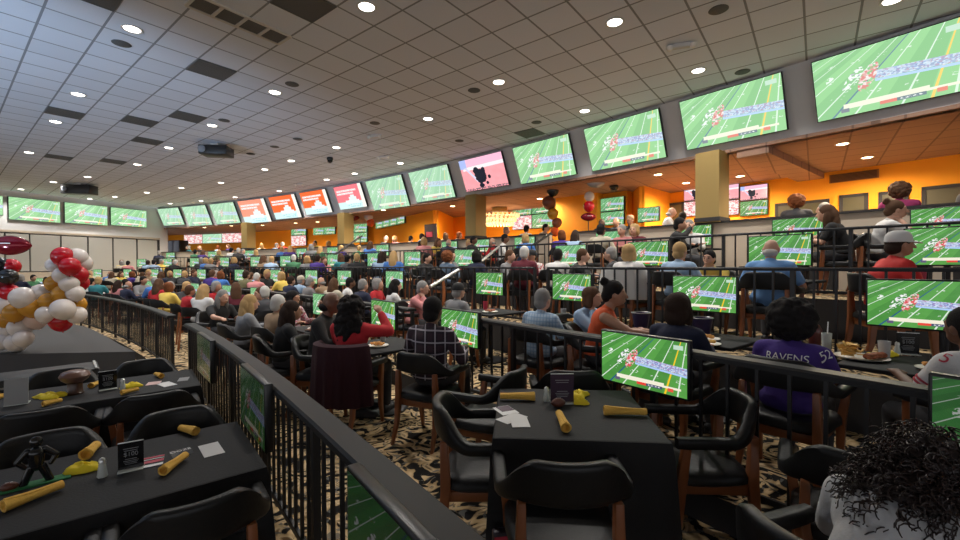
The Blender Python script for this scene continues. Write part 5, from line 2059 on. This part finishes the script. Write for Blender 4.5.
def crowd(row, tier, rail_off, maxpx, keep, minpx=0):
    xs = sorted(row)
    for k, px in enumerate(xs):
        tp = spot(px, rail_off - .62)
        a = ang_of(tp)
        zt = TIER[tier]
        nm = '%s from the %s' % (ORD[k], 'stage' if tier == 'A' else 'white-panelled wall')
        if px <= 700 or tier != 'A':
            t = thing('dining_table', 'black dining table at the %s, %s' % (RAILNAME[tier], nm), 'table', (tp[0], tp[1], zt), a - PI / 2, 'tables at the %s' % RAILNAME[tier])
            if not TABLES:
                TABLES.append(MB().box((0, 0, .735), (.78, .72, .03)).mesh('tabletop', bevel=.006))
                TABLES.append(MB().lathe([(.035, .02), (.035, .72)], 8).mesh('pedestal', True))
                TABLES.append(MB().lathe([(.25, 0), (.25, .02), (.05, .04)], 14).mesh('pedestal_base', True))
            mk('tabletop', TABLES[0], CLOTH, t)
            mk('pedestal', TABLES[1], BLACKM, t)
            mk('pedestal_base', TABLES[2], BLACKM, t)
            meal(tp, a, zt + .751, nm + ' at the ' + RAILNAME[tier], rc.random())
        if px > maxpx or px < minpx:
            continue
        tx, ty = -math.sin(a), math.cos(a)       # along the tier, towards the stage wall
        nx, ny = math.cos(a), math.sin(a)
        spots = [(0, -.62, 'out', rc.uniform(.2, .8)), (.60, -.05, 'near', rc.uniform(-.2, .5)), (-.62, -.05, 'far', rc.uniform(-.5, .2)), (.58, -.62, 'out', rc.uniform(.1, .6)), (-.55, -.68, 'out', rc.uniform(.3, .9)), (1.15, -.3, 'out', rc.uniform(.2, .8))]
        for dt, do, mode, ex in spots:
            if rc.random() > keep:
                continue
            p = (tp[0] + tx * dt + nx * do, tp[1] + ty * dt + ny * do)
            if not free(p) or off_of(p) < rail_off - (1.75 if tier != 'D' else 1.85):
                continue
            if ang_of(p) > A1 - .012:
                continue
            c = pick(tier)
            if c is None:
                continue
            h, s = c
            hn = HNAME.get(h, '%s%s hair' % ('long ' if h[0] == 'long' else ('chin-length ' if h[0] == 'bob' else 'short '), h[1]))
            lab = 'person with %s in %s, seated %s' % (hn, s, TIERNAME[tier])
            skin = rc.choice(['fair', 'fair', 'fair', 'tan', 'brown']) if h[1] in ('black', 'dark brown', 'grey') else rc.choice(['fair', 'fair', 'tan'])
            yaw = yaw_to(p, mode, ex)
            o = person(p[0], p[1], zt, yaw, lab, hair=h[0], hairc=h[1], shirt=s, pose=rc.choice(['table', 'table', 'wide', 'chin', 'lap']), skin=skin,
                       sleeve=rc.choice(['long', 'long', 'short']), fat=rc.choice([1., 1.1, 1.2]), scale=rc.uniform(.95, 1.05))
            PEOPLE.append((o, p))
            FILL.append(lab)
            far_chair(p[0] + math.sin(yaw) * .02, p[1] - math.cos(yaw) * .02, zt, yaw, 'armchair of the person with %s in %s, %s' % (hn, s, TIERNAME[tier].replace('seated ', '')))


MEAL = []


def meal(tp, a, z, where, r):
    if not MEAL:
        MEAL.append(MB().lathe([(.001, .004), (.075, .004), (.115, .016), (.12, .018), (.115, .012), (.07, 0), (.001, 0)], 20).mesh('plate', True))
        b = MB()
        rr = random.Random(3)
        for i in range(16):
            q = rr.random() * 6.28
            d = rr.random() ** .5 * .065
            b.ell((d * math.cos(q), d * math.sin(q), .022 + rr.random() * .02), (.026, .016, .013), 8, 6, Matrix.Rotation(rr.random() * 3, 3, 'Z'))
        MEAL.append(b.mesh('food', True))
        MEAL.append(MB().lathe([(.001, 0), (.030, 0), (.038, .13), (.035, .13), (.028, .01), (.001, .01)], 16).mesh('cup', True))
        MEAL.append(MB().lathe([(.001, .01), (.027, .01), (.033, .10), (.001, .101)], 14).mesh('drink', True))
    tx, ty = -math.sin(a), math.cos(a)
    nx, ny = math.cos(a), math.sin(a)
    dx = -.14 + .1 * r
    t = thing('dinner_plate', 'plate of fried food on the table %s' % where, 'plate', (tp[0] + tx * dx - nx * .12, tp[1] + ty * dx - ny * .12, z), r * 6)
    mk('plate', MEAL[0], CREAM, t)
    mk('food', MEAL[1], FRY if r > .4 else MEAT, t)
    t = thing('drinking_cup', 'cup with a drink on the table %s' % where, 'cup', (tp[0] + tx * .22 + nx * .1, tp[1] + ty * .22 + ny * .1, z), 0)
    mk('cup', MEAL[2], mat('clear_plastic_cup', (.45, .45, .45), .15) if r > .5 else RED, t)
    mk('drink', MEAL[3], mat('dark_drink', (.05, .02, .01), .1), t)


crowd([v for v in ROWA if v < 400], 'A', -6.1, 330, .85)
crowd([v for v in ROWB], 'B', -4.1, 300, .85)
crowd(ROWC, 'C', -2.1, 700, .72)
crowd(ROWD, 'D', .2, 680, .62)
# people sitting behind the far parapet
for k, px in enumerate((190, 203, 216, 229, 262, 275, 284, 318, 326, 384, 396, 408, 420, 446, 458)):
    p = spot(px, 1.0 + (k % 3) * .25)
    c = pick('E')
    hn = HNAME.get(c[0], '%s%s hair' % ('long ' if c[0][0] == 'long' else ('chin-length ' if c[0][0] == 'bob' else 'short '), c[0][1]))
    lab = 'person with %s in a %s top, up behind the beige parapet' % (hn, c[1])
    yw = yaw_to(p, rc.choice(['out', 'near', 'in', 'far']), rc.uniform(-.4, .4))
    person(p[0], p[1], TIER['E'], yw, lab, hair=c[0][0], hairc=c[0][1], shirt=c[1], pose=rc.choice(['table', 'chin', 'wide']), fat=1.1)
    far_chair(p[0], p[1], TIER['E'], yw, 'armchair of the person with %s in %s behind the parapet' % (hn, c[1]))


# --- lettering laid on the jerseys
def wrap_text(txt, size, m, shirt_obj, centre, normal, up, lift=.004):
    """letters projected on a shirt mesh from outside, following its surface"""
    me = text_mesh(txt, size, 0)
    bm = bmesh.new()
    bm.from_mesh(me)
    bmesh.ops.triangulate(bm, faces=bm.faces)
    bmesh.ops.subdivide_edges(bm, edges=[e for e in bm.edges if e.calc_length() > .015], cuts=2)
    sm_ = shirt_obj.data
    tree = BVHTree.FromPolygons([v.co for v in sm_.vertices], [tuple(p.vertices) for p in sm_.polygons])
    nrm = Vector(normal).normalized()
    upv = (Vector(up) - nrm * Vector(up).dot(nrm)).normalized()
    rt = upv.cross(nrm)
    for v in bm.verts:
        p = Vector(centre) + rt * v.co.x + upv * v.co.y + nrm * .4
        hit = tree.ray_cast(p, -nrm)
        v.co = (hit[0] if hit[0] else p - nrm * .4) + nrm * lift
    bm.to_mesh(me)
    bm.free()
    return mk('lettering', me, m, shirt_obj)


def shirt_of(o):
    return [c for c in o.children if c.name.startswith('shirt')][0]


wrap_text('RAVENS', .075, WHITEP, shirt_of(ray), (0, 0, .925), (0, -1, .05), (0, 0, 1))
wrap_text('52', .17, WHITEP, shirt_of(ray), (0, 0, .79), (0, -1, .0), (0, 0, 1))
wrap_text('52', .075, WHITEP, shirt_of(ray), (.21, 0, .95), (.35, -.55, .8), (-.5, .2, .6))
wrap_text('5', .10, RED, shirt_of(jer), (-.19, .03, .95), (-.6, -.35, .75), (.5, .0, .6))
wrap_text('5', .20, RED, shirt_of(jer), (.02, 0, .83), (0, -1, 0), (0, 0, 1))
for k_ in (.60, .70):
    for s_ in (-1, 1):
        sh = Vector((s_ * .185, .0375, .955))
        e_ = Vector((s_ * .245, .15, .75))
        d_ = (e_ - sh)
        MB().tube([sh + d_ * k_, sh + d_ * (k_ + .05)], .0665, 18).build('sleeve_stripe', RED, shirt_of(jer), True)

# white jacket over the chair of the blonde-grey haired woman
p = spot(628, -3.45)
yw = yaw_to(p, 'out', 0)
j2 = mk('jacket', j.data, mat('white_jacket_cloth', (.58, .57, .55), .9, bump=(60, .4)))
f = Vector((-math.sin(yw), math.cos(yw), 0))
j2.location = (p[0] - f.x * .02, p[1] - f.y * .02, TIER['C'] + .27)
j2.rotation_euler = (0, 0, yw)
j2.scale = (1.02, 1.02, .70)
tag(j2, 'white jacket hung over the chair of the woman with wavy blonde-grey hair', 'jacket')

# --- the meal in front of the purple jersey
tp = spot(884, -4.62)
ta = ang_of(tp)
ZB = TIER['B'] + .751
q = px_on(862, 361, ZB)
t = thing('dinner_plate', 'large white plate with chips and browned meat in front of the purple jersey', 'plate', q, .3)
MB().lathe([(.001, .004), (.10, .004), (.155, .018), (.16, .02), (.155, .013), (.09, 0), (.001, 0)], 28).build('plate', CREAM, t, True)
rr = random.Random(9)
b = MB()
for i in range(34):
    a_ = rr.random() * 6.28
    d = rr.random() ** .5 * .07
    b.box((-.055 + d * math.cos(a_) * .9, .035 + d * math.sin(a_), .03 + rr.random() * .075), (.055, .034, .004), Matrix.Rotation(rr.random() * 6, 3, 'Z') @ Matrix.Rotation(rr.uniform(-1, 1), 3, 'X'))
b.build('chips', mat('golden_chips', (.70, .42, .10), .7), t)
b = MB()
for i in range(7):
    b.ell((-.03 + .025 * i, -.06 + .01 * (i % 2), .032), (.030, .030, .022), 12, 8)
b.build('browned_meat', MEAT, t, True)
b = MB()
for i in range(6):
    b.ell((.085 + rr.uniform(-.02, .02), -.02 + rr.uniform(-.04, .04), .03), (.018, .018, .014), 8, 6)
b.build('yellow_relish', PENNANT, t, True)
q = px_on(889, 359, ZB); pennant('yellow cloth heap beside the plate before the white jersey', q + Vector((.02, .02, 0)), .3, 12, .75)
q = px_on(882, 352, ZB); mini_ball('small dark football with white laces behind the plate of chips', q, .5, .10)
q = px_on(898, 356, ZB); shaker('clear salt shaker between the yellow cloth and the black sign', q)
q = px_on(909, 357, ZB); sign_stand('black sign reading $100 beside the white jersey sleeve', q, ta - PI / 2 + .5, .13, .16)
q = px_on(827, 352, ZB)
t = thing('drinking_glass', 'tall glass with a straw beside the purple jersey', 'glass', q)
MB().lathe([(.001, 0), (.030, 0), (.036, .14), (.033, .14), (.027, .01), (.001, .01)], 18).build('glass_body', GLASS, t, True)
MB().tube([(.0, 0, .01), (.02, .01, .23)], .004, 6).build('straw', WHITEP, t, True)
q = px_on(815, 348, ZB)
t = thing('drinking_cup', 'maroon domed cup behind the shoulder of the purple jersey', 'cup', q)
MB().lathe([(.001, 0), (.04, 0), (.05, .12), (.001, .12)], 18).build('cup_body', mat('maroon_plastic', (.10, .02, .02), .3), t, True)
MB().lathe([(.052, .12), (.05, .15), (.03, .185), (.001, .19)], 18).build('dome_lid', mat('maroon_plastic', (.10, .02, .02), .3), t, True)
# buckets beside the navy top
for px, py, l in ((641, 328, 'dark purple printed bucket beyond the outstretched arm'), (702, 335, 'dark purple printed bucket beside the navy top')):
    q = px_on(px, py, ZB)
    t = thing('ice_bucket', l, 'bucket', q)
    MB().lathe([(.001, 0), (.075, 0), (.10, .16), (.103, .165), (.096, .16), (.07, .01), (.001, .01)], 24).build('bucket_body', mat('dark_purple_tin', (.035, .025, .075), .35), t, True)
    MB().tube([(.103 * math.cos(2 * PI * k / 24), .103 * math.sin(2 * PI * k / 24), .163) for k in range(25)], .005, 6).build('rim', STEEL, t, True)
q = px_on(706, 346, ZB)
t = thing('dinner_plate', 'small plate of golden food at the rail beside the navy top', 'plate', q)
mk('plate', MEAL[0], CREAM, t)
mk('food', MEAL[1], mat('golden_chips', (.70, .42, .10), .7), t)

# television low at the near end of the railing, cut off by the frame
p0 = spot(930, -6.19)
a = ang_of(p0)
c = (p0[0] + math.sin(a) * .34, p0[1] - math.cos(a) * .34)
tv('television', 'dim television on the near railing beside the big curly hair, cut off', (c[0], c[1], .985), a - PI / 2, .68, .39, football('football_broadcast_dimmed_television', .3, 0., (.04, .22, .05), (.05, .28, .06)), 'televisions on the near railing')
